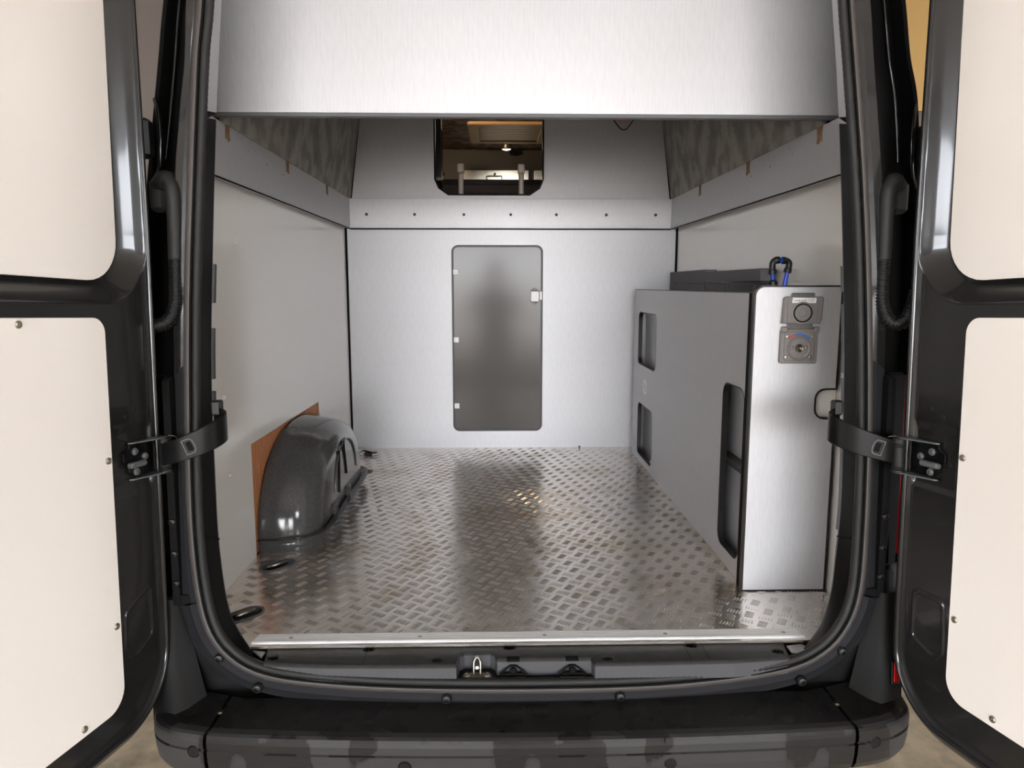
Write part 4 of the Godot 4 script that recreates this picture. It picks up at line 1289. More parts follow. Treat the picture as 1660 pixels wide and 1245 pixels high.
# ==================================================================== door check straps
func check_strap(s: int) -> void:
	var f := door_frame(s)
	var word := "left" if s < 0 else "right"
	var c := thing("door_check_strap", "curved black check strap from the %s door to the pillar" % word, "check strap", Vector3(s * 0.80, 1.10, 0.05), "check straps of the rear doors")
	var pts: PackedVector3Array
	if s < 0:
		pts = v3([[-0.846, 1.107, 0.064], [-0.820, 1.115, 0.072], [-0.790, 1.125, 0.075], [-0.743, 1.144, 0.065], [-0.721, 1.157, 0.040], [-0.720, 1.163, 0.008], [-0.738, 1.165, -0.020], [-0.765, 1.166, -0.045]])
	else:
		pts = v3([[0.892, 1.098, 0.066], [0.862, 1.105, 0.074], [0.826, 1.115, 0.077], [0.772, 1.132, 0.066], [0.738, 1.146, 0.042], [0.731, 1.153, 0.008], [0.748, 1.157, -0.020], [0.780, 1.160, -0.05]])
	var N := 60
	var p := spline(pts, N)
	var rails := []
	for q in [[-0.0035, 0.94], [-0.0035, -0.94], [-0.002, -1.0], [0.002, -1.0], [0.0035, -0.94], [0.0035, 0.94], [0.002, 1.0], [-0.002, 1.0]]:
		var r := PackedVector3Array()
		for i in N:
			var t := (p[min(i + 1, N - 1)] - p[max(i - 1, 0)])
			t.y = 0
			t = t.normalized()
			var side := Vector3(t.z, 0, -t.x) * s
			var k := i / (N - 1.0)
			var h := lerpf(0.0265, 0.034, smoothstep(0.0, 0.7, k))
			r.append(p[i] + side * q[0] + Vector3(0, q[1] * h, 0))
		rails.append(r)
	var st := new_st()
	loft(st, rails, true, false)
	var band_part := put("strap", done(st), "trim_black", c)
	# latch window in the strap
	var m := p[17]
	var t0 := (p[19] - p[15])
	t0.y *= 1.0
	t0 = t0.normalized() * -s
	var nz := t0.cross(Vector3.UP).normalized()
	if nz.z < 0:
		nz = -nz
	var df := Transform3D(Basis(t0, nz.cross(t0).normalized(), nz), m + nz * 0.0042)
	var D := PackedVector2Array()
	for i in 9:
		var a := PI / 2 + PI * i / 8
		D.append(Vector2(s * (cos(a) * 0.007 - 0.004), sin(a) * 0.0165))
	D.append(Vector2(s * 0.012, -0.0165))
	D.append(Vector2(s * 0.012, 0.0165))
	put("latch_window", band(D, 0.0004, 0.0014, 0.003, df), "trim_mid", band_part)
	put("latch_slot", plate(rrect(-0.006, -0.011, 0.006, 0.011, 0.002), [], 0.004, 0.0005, df), "black_matt", band_part)
	# bracket on the door
	var v0 := 0.497
	var br := put("bracket", plate(PackedVector2Array([Vector2(0.058, v0 - 0.038), Vector2(0.140, v0 - 0.030), Vector2(0.150, v0 - 0.022), Vector2(0.150, v0 - 0.006), Vector2(0.166, v0 + 0.004), Vector2(0.166, v0 + 0.022), Vector2(0.150, v0 + 0.030), Vector2(0.146, v0 + 0.042), Vector2(0.058, v0 + 0.042)]), [], 0.006, 0.001, f * at3(0, 0, -0.004)), "black_gloss", c)
	for e in [0.043, -0.039]:
		var fl := PackedVector2Array([Vector2(0.046, -0.006), Vector2(0.148, -0.006), Vector2(0.144, 0.002), Vector2(0.060, 0.026), Vector2(0.046, 0.026)])
		var ff := f * Transform3D(Basis(Vector3(1, 0, 0), Vector3(0, 0, 1), Vector3(0, 1, 0)), Vector3(0, v0 + e + 0.0015, 0))
		put("flange", plate(fl, [], 0.003, 0.0006, ff), "trim_mid", br)
	var pin := f * at3(0.054, v0 - 0.036, 0.018)
	var ring := []
	for i in 3:
		ring.append_array([[0.0125, 0.004 + i * 0.003], [0.0135, 0.0055 + i * 0.003]])
	put("roller", lathe([[0.0, -0.008], [0.009, -0.008], [0.015, -0.004], [0.015, 0.002]] + ring + [[0.0125, 0.016], [0.0125, 0.056], [0.0135, 0.058], [0.0125, 0.060], [0.0135, 0.062], [0.015, 0.066], [0.015, 0.076], [0.009, 0.080], [0.0, 0.080]], 20, pin), "rubber", c)
	for q in [[0.130, v0 + 0.022], [0.098, v0 + 0.006], [0.128, v0 - 0.024]]:
		screw(br, "bolt", f * Vector3(q[0], q[1], -0.004), f.basis.z, 0.0085, "trim_mid", 0.006)
	put("stop", plate(rrect(0.108, v0 - 0.012, 0.160, v0 + 0.001, 0.006), [], 0.012, 0.003, f * at3(0, 0, 0.012)), "trim_mid", br)
	put("spring_clip", tubed(spline(PackedVector3Array([f * Vector3(0.050, v0 + 0.046, 0.024), f * Vector3(0.040, v0 + 0.042, 0.036), f * Vector3(0.036, v0 + 0.030, 0.036), f * Vector3(0.046, v0 + 0.028, 0.034)]), 20), 0.0014, 6), "steel", c)
	var e := p[N - 4]
	put("pillar_pin", box(e.x - 0.012, e.y + 0.015, e.z - 0.012, e.x + 0.012, e.y + 0.052, e.z + 0.012, 0.004), "black_satin", c)

# ==================================================================== cabinet on the right
func cabinet() -> void:
	var c := thing("storage_cabinet", "tall grey laminate cabinet along the right wall with cut-out openings", "cabinet", Vector3(0.78, F, -1.17))
	var side := rrect4(-2.06, F, -0.338, 1.472, [0, 0, 0.02, 0], 4)
	var h1 := rrect(-1.952, 1.098, -1.555, 1.360, 0.035)
	var h2 := rrect(-1.925, 0.636, -1.590, 0.900, 0.035)
	var h3 := rrect(-0.575, 0.655, -0.378, 1.186, 0.04)
	put("side_panel", plate(side, [h1, h2, h3], 0.018, 0.0006, fx(0.658, -1.0)), "laminate", c)
	for h in [h1, h2, h3]:
		put("opening_edge", band(h, 0.001, 0.0025, 0.020, fx(0.6575, -1.0)), "black_satin", c)
	var e := PackedVector2Array()
	e.append_array(PackedVector2Array([Vector2(0.643, F), Vector2(0.891, F), Vector2(0.891, 1.118), Vector2(0.862, 1.118)]))
	for i in 5:
		var a := -PI / 2 - PI / 2 * i / 4
		e.append(Vector2(0.858 + cos(a) * 0.026, 1.144 + sin(a) * 0.026))
	for i in 5:
		var a := PI - PI / 2 * i / 4
		e.append(Vector2(0.858 + cos(a) * 0.026, 1.174 + sin(a) * 0.026))
	e.append_array(PackedVector2Array([Vector2(0.891, 1.200), Vector2(0.891, 1.493)]))
	for i in 6:
		var a := PI / 2 + PI / 2 * i / 5
		e.append(Vector2(0.671 + cos(a) * 0.028, 1.465 + sin(a) * 0.028))
	var ep := put("end_panel", plate(inset(ccw(e), 0.004), [], 0.018, 0.0006, fz(-0.292)), "laminate", c)
	ep.set_meta("label", "pale brushed end panel with a rounded notch")
	put("panel_edging", band(inset(ccw(e), 0.004), -0.0002, 0.0048, 0.020, fz(-0.2905)), "black_satin", ep)
	put("edge_gap", box(0.646, F, -0.345, 0.660, 1.472, -0.313, 0.001), "black_matt", c)
	put("edge_bead", tubed(v3([[0.651, F + 0.005, -0.330], [0.651, 1.462, -0.330]]), 0.004, 8), "trim_mid", c)
	put("top_board", box(0.660, 1.452, -2.06, 0.900, 1.470, -0.312, 0.001), "laminate", c)
	put("top_edge", box(0.657, 1.4705, -2.06, 0.672, 1.4745, -0.34, 0.001), "trim_mid", c)
	put("rear_panel", box(0.660, F, -2.06, 0.900, 1.452, -2.044, 0.001), "laminate", c)
	put("inner_panel", box(0.712, F, -2.04, 0.720, 1.45, -0.32, 0.001), "laminate", c)
	put("shelf", box(0.677, 0.915, -0.643, 0.711, 0.940, -0.33, 0.002), "black_satin", c)
	put("notch_plate", box(0.83, 1.10, -0.325, 0.900, 1.215, -0.314, 0.001), "gel_white", c)
	var lw := put("hinge_bar", box(0.684, 0.64, -1.700, 0.706, 0.865, -1.66, 0.004), "black_gloss", c)
	for y in [0.70, 0.80]:
		screw(lw, "screw", Vector3(0.695, y, -1.66), Vector3.BACK, 0.006, "zinc")
	# round white emblem sticker
	var sf := fx(0.6572, -1.0)
	var em := put("emblem_sticker", band(ellipse(Vector2(-1.768, 0.996), 0.044, 0.034, 32), 0.007, 0.003, 0.0008, sf), "label_white", c)
	em.set_meta("label", "round white emblem sticker")
	put("emblem_figure", plate(PackedVector2Array([Vector2(-1.774, 0.975), Vector2(-1.764, 0.972), Vector2(-1.758, 0.985), Vector2(-1.763, 0.997), Vector2(-1.757, 1.008), Vector2(-1.765, 1.021), Vector2(-1.775, 1.018), Vector2(-1.780, 1.005), Vector2(-1.773, 0.995), Vector2(-1.781, 0.985)]), [], 0.0008, 0.0, sf), "label_white", em)
	var bag := thing("plastic_bag", "crumpled clear plastic bag lying in the tall opening of the cabinet", "bag", Vector3(0.695, 0.941, -0.42))
	crumple(bag, "film", Vector3(0.695, 0.956, -0.42), Vector3(0.012, 0.015, 0.05), 5, "trim_grey")
	var bag2 := thing("cloth_scrap", "small white scrap of cloth in the low opening at the far end of the cabinet", "cloth", Vector3(0.68, F, -1.62))
	crumple(bag2, "cloth", Vector3(0.690, 0.655, -1.615), Vector3(0.03, 0.020, 0.03), 8, "label_white")

func crumple(o: Node3D, called: String, c: Vector3, r: Vector3, sd: int, m: String) -> void:
	var n := FastNoiseLite.new()
	n.seed = sd
	n.frequency = 1.6
	var rails := []
	for i in 13:
		var th := PI * i / 12
		var ring := PackedVector3Array()
		for k in 20:
			var ph := TAU * k / 20
			var d := Vector3(sin(th) * cos(ph), cos(th), sin(th) * sin(ph))
			ring.append(c + d * r * (1.0 + 0.5 * n.get_noise_3dv(d * 1.5)))
		rails.append(ring)
	var st := new_st()
	loft(st, rails, false, false, true)
	put(called, done(st), m, o)

# ==================================================================== shower socket on the cabinet end
func shower_socket() -> void:
	var z := -0.291
	var s := thing("shower_socket", "grey outdoor shower socket with its lid open on the cabinet end panel", "shower socket", Vector3(0.77, 1.275, z))
	var base := put("base", plate(rrect(0.7175, 1.276, 0.8225, 1.372, 0.007), [], 0.011, 0.002, fz(z + 0.011)), "socket_grey", s)
	put("base_frame", band(rrect(0.7285, 1.285, 0.8125, 1.364, 0.006), 0.0004, 0.001, 0.002, fz(z + 0.0118)), "socket_dark", base)
	put("dial", lathe([[0.0, 0.003], [0.026, 0.003], [0.031, 0.005], [0.034, 0.002], [0.034, 0.0]], 32, Transform3D(Basis(Quaternion(Vector3.UP, Vector3.BACK)), Vector3(0.769, 1.319, z + 0.011))), "socket_grey", s)
	for q in [[0.736, 1.352], [0.806, 1.352], [0.734, 1.294], [0.803, 1.294]]:
		screw(base, "screw", Vector3(q[0], q[1], z + 0.011), Vector3.BACK, 0.0058, "zinc", 0.003)
	for q in [[0.748, 1.321], [0.789, 1.321]]:
		screw(s, "stud", Vector3(q[0], q[1], z + 0.014), Vector3.BACK, 0.004, "steel", 0.004)
	put("connector", lathe([[0.0, 0.003], [0.004, 0.003], [0.005, 0.008], [0.009, 0.010], [0.0115, 0.006], [0.012, 0.0]], 16, Transform3D(Basis(Quaternion(Vector3.UP, Vector3.BACK)), Vector3(0.769, 1.320, z + 0.013))), "steel", s)
	var arcs := [["red_print", 2.35, 1.80], ["blue_print", 1.78, 0.80]]
	for a in arcs:
		var p := PackedVector2Array()
		for i in 9:
			var t := lerpf(a[1], a[2], i / 8.0)
			p.append(Vector2(0.769 + cos(t) * 0.0445, 1.316 + sin(t) * 0.0445))
		for i in 9:
			var t := lerpf(a[2], a[1], i / 8.0)
			var w := 0.0395
			p.append(Vector2(0.769 + cos(t) * w, 1.316 + sin(t) * w))
		put("warm_mark" if a[0] == "red_print" else "cold_mark", plate(p, [], 0.0006, 0.0, fz(z + 0.0118)), a[0], base)
	# hinge
	put("hinge", box(0.736, 1.371, z, 0.806, 1.392, z + 0.012, 0.003), "socket_grey", s)
	for y in [1.3755, 1.380, 1.3845]:
		put("hinge_line", box(0.738, y - 0.0008, z + 0.0115, 0.804, y + 0.0008, z + 0.0126, 0.0002), "black_satin", s)
	for x in [0.721, 0.811]:
		put("hinge_lug", box(x - 0.002, 1.362, z, x + 0.013, 1.380, z + 0.017, 0.003), "socket_grey", s)
	# lid, swung up
	var lid := put("lid", plate(PackedVector2Array([Vector2(0.7185, 1.388), Vector2(0.8235, 1.388), Vector2(0.8285, 1.400), Vector2(0.8305, 1.458), Vector2(0.826, 1.463), Vector2(0.728, 1.463), Vector2(0.7215, 1.456)]), [], 0.014, 0.003, fz(z + 0.017)), "socket_grey", s)
	put("grip", box(0.744, 1.460, z, 0.808, 1.473, z + 0.012, 0.004), "socket_dark", lid)
	for x in [0.729, 0.812]:
		put("rib", box(x, 1.391, z + 0.016, x + 0.0025, 1.459, z + 0.0195, 0.0008), "socket_grey", lid)
	var lf := Transform3D(Basis(Quaternion(Vector3.UP, Vector3.BACK)), Vector3(0.772, 1.418, z + 0.017))
	put("lid_cup", lathe([[0.0, 0.002], [0.010, 0.002], [0.0115, 0.004], [0.021, 0.004], [0.0235, 0.002]], 32, lf), "socket_grey", lid)
	put("lid_ring", lathe([[0.0235, 0.0], [0.0235, 0.0045], [0.0255, 0.0055], [0.0265, 0.003], [0.0265, 0.0]], 32, lf), "black_matt", lid)
	put("lid_collar", lathe([[0.0268, 0.0], [0.0268, 0.0025], [0.031, 0.002], [0.0325, 0.0]], 32, lf), "socket_grey", lid)
	var lb := put("paper_label", plate(PackedVector2Array([Vector2(0.741, 1.4455), Vector2(0.8075, 1.4450), Vector2(0.8085, 1.4590), Vector2(0.7425, 1.4600)]), [], 0.0008, 0.0, fz(z + 0.0186)), "label_white", lid)
	lb.set_meta("label", "white handwritten paper label")
	text("Control #7", 0.0082, Vector3(0.7635, 1.4523, z + 0.0188), "ink", lb)
	text("Water Valve", 0.0036, Vector3(0.7945, 1.4548, z + 0.0188), "ink", lb)
	text("No. 4083", 0.0036, Vector3(0.7930, 1.4506, z + 0.0188), "ink", lb)

func text(words: String, height: float, at: Vector3, m: String, parent: Node3D) -> void:
	var f := SystemFont.new()
	f.font_names = PackedStringArray(["Droid Sans"])
	f.font_italic = true
	var t := TextMesh.new()
	t.font = f
	t.text = words
	t.font_size = 32
	t.depth = 0.02
	t.pixel_size = 0.01
	var k := height / 0.32
	put("lettering", t, m, parent, Transform3D(Basis().scaled(Vector3(k, k, k)), at))

# ==================================================================== foam blocks and water pipe on top of the cabinet
func foam_and_pipe() -> void:
	var blocks := [
		[-2.05, -1.435, 1.503, 1.562, "dark grey foam block at the far end of the upper layer on the cabinet"],
		[-1.425, -0.775, 1.503, 1.552, "dark grey foam block with a rounded end nearest the blue pipe"],
		[-2.05, -1.430, 1.471, 1.502, "dark grey foam block at the far end of the lower layer on the cabinet"],
		[-1.420, -1.125, 1.471, 1.502, "short dark foam block in the middle of the lower layer"],
		[-1.105, -0.840, 1.471, 1.502, "short dark foam block at the near end of the lower layer"]]
	for b in blocks:
		var o := thing("foam_block", b[4], "foam block", Vector3(0.86, b[2], (b[0] + b[1]) / 2), "foam blocks on the cabinet")
		var sh := rrect4(b[0], b[2], b[1], b[3], [0.003, 0.003, 0.012, 0.003], 4)
		put("foam", plate(sh, [], 0.055, 0.002, fx(0.835, -1.0)), "foam", o)
	var tr := thing("black_tray", "thin flat black tray lying between the foam blocks and the pipe", "tray", Vector3(0.765, 1.50, -0.72))
	put("tray", plate(ellipse(Vector2(0.765, -0.72), 0.045, 0.20, 24), [], 0.004, 0.001, fy(1.5065)), "black_gloss", tr)
	put("tray_lip", band(ellipse(Vector2(0.765, -0.72), 0.045, 0.20, 24), 0.003, 0.002, 0.004, fy(1.508)), "black_satin", tr)
	var z := -0.42
	var p := thing("water_pipe", "blue water pipe with black push-fit elbows arched over the cabinet top", "water pipe", Vector3(0.755, 1.470, z))
	put("floor_fitting", lathe([[0.0, 0.0], [0.018, 0.0], [0.018, 0.008], [0.0125, 0.010], [0.0115, 0.020], [0.0135, 0.021], [0.0135, 0.034], [0.010, 0.036], [0.008, 0.040]], 16, at3(0.742, 1.470, z)), "black_satin", p)
	put("blue_tube", tubed(v3([[0.742, 1.505, z], [0.7385, 1.532, z]]), 0.0062, 12), "blue_tube", p)
	put("elbow", tubed(spline(v3([[0.739, 1.526, z], [0.738, 1.548, z], [0.7395, 1.5595, z], [0.746, 1.566, z], [0.757, 1.567, z]]), 24), PackedFloat32Array([0.0115, 0.0115, 0.0115, 0.0115, 0.0115, 0.0115, 0.0095, 0.0095, 0.0095, 0.0095, 0.0095, 0.0095, 0.0095, 0.0095, 0.0095, 0.0095, 0.0095, 0.0095, 0.0095, 0.011, 0.011, 0.011, 0.011, 0.011]), 14), "black_satin", p)
	put("blue_tube", tubed(v3([[0.754, 1.567, z], [0.768, 1.566, z]]), 0.0078, 12), "blue_tube", p)
	put("elbow", tubed(spline(v3([[0.765, 1.5665, z], [0.779, 1.565, z], [0.7865, 1.559, z], [0.787, 1.550, z], [0.783, 1.530, z]]), 24), PackedFloat32Array([0.011, 0.011, 0.011, 0.011, 0.011, 0.0095, 0.0095, 0.0095, 0.0095, 0.0095, 0.0095, 0.0095, 0.0095, 0.0095, 0.0095, 0.0095, 0.0095, 0.0095, 0.0115, 0.0115, 0.0115, 0.0115, 0.0115, 0.0115]), 14), "black_satin", p)
	put("blue_tube", tubed(v3([[0.7835, 1.534, z], [0.773, 1.470, z]]), 0.0065, 12), "blue_tube", p)

# ==================================================================== wheel arch cover
func wheel_arch() -> void:
	var o := thing("wheel_arch_cover", "glossy dark grey moulded wheel arch cover on the floor by the left wall", "wheel arch", Vector3(-0.78, F, -1.14))
	var zc := -1.115
	var halfl := 0.485
	var high := 0.372
	var rails := []
	# x, scale of the arch profile
	for q in [[-0.876, 1.0], [-0.855, 1.0], [-0.80, 0.985], [-0.765, 0.965], [-0.735, 0.935], [-0.715, 0.895], [-0.702, 0.845], [-0.694, 0.78], [-0.690, 0.70], [-0.688, 0.60], [-0.687, 0.45], [-0.687, 0.25], [-0.687, 0.02]]:
		var r := PackedVector3Array()
		for i in 73:
			var a := PI * i / 72.0
			var cx := cos(a)
			var sy := sin(a)
			var pz := signf(cx) * pow(absf(cx), 0.88)
			var py := pow(sy, 0.80)
			var k: float = q[1]
			var emb := 0.0
			if q[0] > -0.84 and q[0] < -0.70 and k > 0.88:                  # pressed crease across the front and top
				emb = 0.008 * (smoothstep(0.80, 0.90, a) - smoothstep(0.96, 1.08, a)) - 0.007 * (smoothstep(1.20, 1.30, a) - smoothstep(2.0, 2.2, a))
			r.append(Vector3(q[0], F + py * high * k + emb * sy, zc + pz * halfl * k + emb * cx))
		rails.append(r)
	put("shell", lofted(rails, false, true), "arch_plastic", o)
	# flange round the foot with a rolled bead
	var foot := spline(v3([[-0.876, F, -0.632], [-0.80, F, -0.636], [-0.745, F, -0.652], [-0.710, F, -0.690], [-0.690, F, -0.76], [-0.684, F, -0.86], [-0.684, F, -1.12], [-0.684, F, -1.36], [-0.692, F, -1.48], [-0.72, F, -1.57], [-0.78, F, -1.61], [-0.876, F, -1.62]]), 90)
	var nn := PackedVector3Array()
	for i in 90:
		var t := (foot[min(i + 1, 89)] - foot[max(i - 1, 0)]).normalized()
		nn.append(Vector3(-t.z, 0, t.x))
	var fl := []
	for q in [[-0.03, 0.050], [-0.010, 0.050], [0.0, 0.046], [0.004, 0.036], [0.001, 0.026], [0.0, 0.016], [0.006, 0.008], [0.008, 0.0]]:
		fl.append(offset_up(foot, nn, q[0], q[1]))
	put("foot_flange", lofted(fl, false, true), "arch_plastic", o)
	# grooves and lugs on the side
	for q in [[-1.02, 0.86, -1.00, 0.70], [-1.10, 0.88, -1.14, 0.74]]:
		put("groove", tubed(v3([[-0.6865, q[1], q[0]], [-0.6865, q[3], q[2]]]), 0.006, 8), "black_matt", o)
	var ov := PackedVector3Array()
	for i in 24:
		var a := PI * i / 23.0
		ov.append(Vector3(-0.6858, 0.72 + sin(a) * 0.16, -1.14 - cos(a) * 0.20))
	put("embossed_arch", tubed(ov, 0.0035, 8), "arch_plastic", o)
	for z in [-0.92, -1.16]:
		put("lug", box(-0.692, F + 0.03, z - 0.02, -0.676, F + 0.085, z + 0.02, 0.006), "arch_plastic", o)

func offset_up(path: PackedVector3Array, nn: PackedVector3Array, n: float, up: float) -> PackedVector3Array:
	var out := PackedVector3Array()
	for i in path.size():
		out.append(path[i] - nn[i] * n + Vector3(0, up, 0))
	return out

# ==================================================================== lashing cups and the strap end on the floor
func floor_fittings() -> void:
	var words := ["steel lashing ring in an oval floor cup just in front of the wheel arch", "steel lashing ring in a floor cup at the left end of the threshold strip", "lashing ring in a dark floor cup behind the wheel arch"]
	for k in 3:
		var ol := cup_outline(k)
		var c := Vector2.ZERO
		for p in ol:
			c += p / ol.size()
		var o := thing("lashing_cup", words[k], "lashing ring", Vector3(c.x, F, c.y), "lashing cups in the floor")
		var rails := []
		for q in [[1.10, 0.0008], [1.08, 0.003], [1.0, 0.0032], [0.95, 0.0], [0.88, -0.016], [0.75, -0.024], [0.0, -0.026]]:
			var r := PackedVector3Array()
			for p in ol:
				var v: Vector2 = c + (p - c) * q[0]
				r.append(Vector3(v.x, F + q[1], v.y))
			rails.append(r)
		put("cup", lofted(rails, false, false, true), "trim_mid", o)
		var turn: float = [-0.85, -0.80, -0.35][k]
		var d := Vector2(cos(turn), sin(turn))
		var e := Vector2(-d.y, d.x)
		var ring := PackedVector3Array()
		for i in 28:
			var a := TAU * i / 28
			var v := c + d * cos(a) * 0.032 + e * sin(a) * 0.018
			ring.append(Vector3(v.x, F + 0.003 + sin(a) * 0.010, v.y))
		put("ring", tubed(ring, 0.0058, 10, true), "steel", o)
		put("boss", lathe([[0.0, 0.012], [0.008, 0.011], [0.012, 0.006], [0.013, 0.0]], 16, at3(c.x, F - 0.024, c.y)), "zinc", o)
	var st := thing("strap_end", "small black bent strap end lying on the floor near the partition", "strap", Vector3(-0.755, F, -2.02))
	var rails := []
	for q in [[0.0, 0.0], [0.022, 0.0], [0.022, 0.003], [0.0, 0.003]]:
		rails.append(spline(v3([[-0.81, F + 0.004 + q[1], -2.03 + q[0]], [-0.785, F + 0.022 + q[1], -2.035 + q[0]], [-0.755, F + 0.018 + q[1], -2.03 + q[0]], [-0.728, F + 0.014 + q[1], -2.02 + q[0]], [-0.708, F + 0.017 + q[1], -2.015 + q[0]]]), 24))
	put("webbing", lofted(rails, true, false), "black_matt", st)
	put("buckle", box(-0.775, F, -2.03, -0.735, F + 0.017, -2.005, 0.003), "black_satin", st)
	var bolt := thing("loose_screw", "tiny dark screw lying at the foot of the partition", "screw", Vector3(0.385, F, -2.16))
	put("screw", lathe([[0.0, 0.012], [0.006, 0.011], [0.006, 0.008], [0.003, 0.007], [0.003, 0.0]], 10, at3(0.385, F, -2.16)), "black_satin", bolt)

# ==================================================================== the photographer, mirrored in the door and the floor
func photographer() -> void:
	var o := thing("person", "person in a dark jacket and trousers holding a phone up behind the van", "person", Vector3(-0.08, 0, 2.15))
	# joints about the feet: x right, y up, z towards the back of the person (away from the van)
	var bones := []
	for s in [-1.0, 1.0]:
		bones.append_array([
			[Vector3(s * 0.10, 0.93, 0.0), Vector3(s * 0.12, 0.50, 0.01), 0.088, 0.062, 0],
			[Vector3(s * 0.12, 0.50, 0.01), Vector3(s * 0.13, 0.09, 0.03), 0.060, 0.045, 0],
			[Vector3(s * 0.13, 0.045, 0.05), Vector3(s * 0.15, 0.035, -0.15), 0.045, 0.036, 1],
			[Vector3(s * 0.185, 1.42, 0.0), Vector3(s * 0.25, 1.18, -0.07), 0.066, 0.052, 0],
			[Vector3(s * 0.25, 1.18, -0.07), Vector3(s * 0.12, 1.42, -0.30), 0.050, 0.038, 0],
			[Vector3(s * 0.12, 1.42, -0.30), Vector3(s * 0.075, 1.465, -0.385), 0.028, 0.034, 2]])
		for k in 4:
			var y := 1.445 + k * 0.019
			bones.append([Vector3(s * 0.085, y, -0.385), Vector3(s * 0.088, y + 0.008, -0.425), 0.0095, 0.009, 2])
			bones.append([Vector3(s * 0.088, y + 0.008, -0.425), Vector3(s * 0.066, y + 0.010, -0.445), 0.009, 0.0075, 2])
		bones.append([Vector3(s * 0.07, 1.44, -0.37), Vector3(s * 0.05, 1.445, -0.405), 0.011, 0.009, 2])
	bones.append_array([
		[Vector3(-0.08, 0.95, 0.0), Vector3(0.08, 0.95, 0.0), 0.125, 0.125, 0],
		[Vector3(0, 0.98, 0.0), Vector3(0, 1.30, 0.0), 0.15, 0.165, 0],
		[Vector3(-0.12, 1.38, 0.0), Vector3(0.12, 1.38, 0.0), 0.105, 0.105, 0],
		[Vector3(0, 1.44, 0.0), Vector3(0, 1.54, -0.015), 0.062, 0.056, 2],
		[Vector3(0, 1.60, -0.035), Vector3(0, 1.69, 0.0), 0.078, 0.092, 2],
		[Vector3(0, 1.565, -0.075), Vector3(0, 1.60, -0.06), 0.035, 0.045, 2],
		[Vector3(0, 1.635, -0.108), Vector3(0, 1.612, -0.132), 0.010, 0.014, 2],
		[Vector3(-0.092, 1.635, 0.0), Vector3(-0.096, 1.605, -0.005), 0.016, 0.010, 2],
		[Vector3(0.092, 1.635, 0.0), Vector3(0.096, 1.605, -0.005), 0.016, 0.010, 2],
		[Vector3(0, 1.70, 0.012), Vector3(0, 1.645, 0.04), 0.098, 0.088, 3]])
	var body := put("body", nets(bones, 0.02, 0.022), "jacket", o, at3(-0.08, 0, 2.15))
	var m: StandardMaterial3D = M["jacket"].duplicate()
	m.albedo_color = Color.WHITE
	m.vertex_color_use_as_albedo = true
	body.material_override = m
	var ph := thing("phone", "dark phone held upright in both hands just behind the camera point", "phone", Vector3(-0.08, 1.49, 1.735))
	put("case", plate(rrect(-0.158, 1.452, -0.002, 1.528, 0.010), [], 0.008, 0.002, fz(1.745)), "black_satin", ph)
	put("screen", plate(rrect(-0.155, 1.455, -0.005, 1.525, 0.008), [], 0.0006, 0.0, fz(1.7372)), "black_gloss", ph)

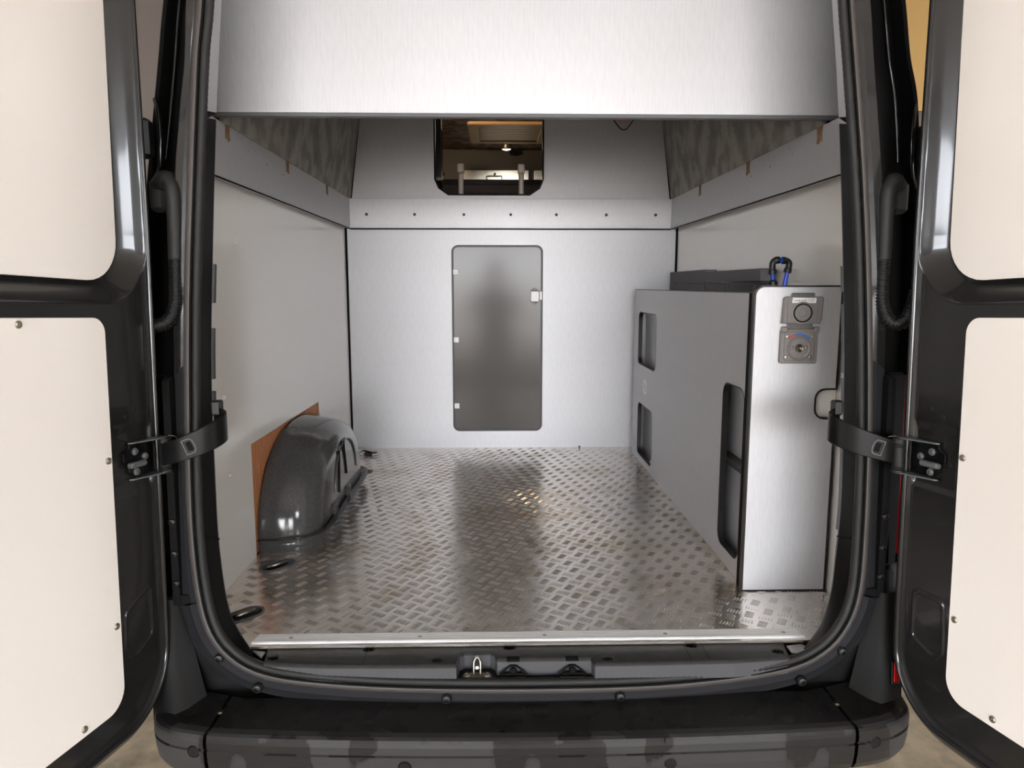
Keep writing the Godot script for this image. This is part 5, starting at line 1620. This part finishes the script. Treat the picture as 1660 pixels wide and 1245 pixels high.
func nets(bones: Array, cell: float, k: float) -> ArrayMesh:
	var tint := [Color(0.016, 0.016, 0.020), Color(0.012, 0.010, 0.009), Color(0.46, 0.27, 0.18), Color(0.018, 0.012, 0.009)]
	var field := {}
	for b in bones:
		var reach: float = maxf(b[2], b[3]) + cell * 2.5
		var lo: Vector3 = b[0].min(b[1]) - Vector3.ONE * reach
		var hi: Vector3 = b[0].max(b[1]) + Vector3.ONE * reach
		var ab: Vector3 = b[1] - b[0]
		var l2 := ab.length_squared()
		for x in range(floori(lo.x / cell), ceili(hi.x / cell) + 1):
			for y in range(floori(lo.y / cell), ceili(hi.y / cell) + 1):
				for z in range(floori(lo.z / cell), ceili(hi.z / cell) + 1):
					var p := Vector3(x, y, z) * cell
					var t := clampf((p - b[0]).dot(ab) / l2, 0, 1)
					var d: float = p.distance_to(b[0] + ab * t) - lerpf(b[2], b[3], t)
					var key := Vector3i(x, y, z)
					if field.has(key):
						var o: Array = field[key]
						var h := clampf(0.5 + 0.5 * (o[0] - d) / k, 0, 1)
						field[key] = [lerpf(o[0], d, h) - k * h * (1 - h), b[4] if d < o[2] else o[1], minf(d, o[2])]
					else:
						field[key] = [d, b[4], d]
	var ids := {}
	var pos := PackedVector3Array()
	var col := PackedColorArray()
	var corners := []
	for i in 8:
		corners.append(Vector3i(i & 1, (i >> 1) & 1, (i >> 2) & 1))
	for key in field:
		var sum := Vector3.ZERO
		var n := 0
		var vals := []
		var ok := true
		for c in corners:
			if not field.has(key + c):
				ok = false
				break
			vals.append(field[key + c][0])
		if not ok:
			continue
		for i in 8:
			for ax in [1, 2, 4]:
				if i & ax:
					continue
				var a: float = vals[i]
				var b: float = vals[i | ax]
				if (a < 0) != (b < 0):
					sum += Vector3(corners[i]).lerp(Vector3(corners[i | ax]), a / (a - b))
					n += 1
		if n:
			ids[key] = pos.size()
			pos.append((Vector3(key) + sum / n) * cell)
			col.append(tint[field[key][1]])
	var idx := PackedInt32Array()
	for key in ids:
		var a: float = field[key][0]
		for ax in 3:
			var e := Vector3i.ZERO
			e[ax] = 1
			if not field.has(key + e):
				continue
			var b: float = field[key + e][0]
			if (a < 0) == (b < 0):
				continue
			var u := Vector3i.ZERO
			u[(ax + 1) % 3] = 1
			var w := Vector3i.ZERO
			w[(ax + 2) % 3] = 1
			var q := [key, key - u, key - u - w, key - w]
			if not (ids.has(q[1]) and ids.has(q[2]) and ids.has(q[3])):
				continue
			var f := [ids[q[0]], ids[q[1]], ids[q[2]], ids[q[3]]]
			if a < 0:
				f.reverse()
			idx.append_array(PackedInt32Array([f[0], f[1], f[2], f[0], f[2], f[3]]))
	var arr := []
	arr.resize(Mesh.ARRAY_MAX)
	arr[Mesh.ARRAY_VERTEX] = pos
	arr[Mesh.ARRAY_COLOR] = col
	arr[Mesh.ARRAY_INDEX] = idx
	var am := ArrayMesh.new()
	am.add_surface_from_arrays(Mesh.PRIMITIVE_TRIANGLES, arr)
	var st := SurfaceTool.new()
	st.create_from(am, 0)
	st.generate_normals()
	return st.commit()
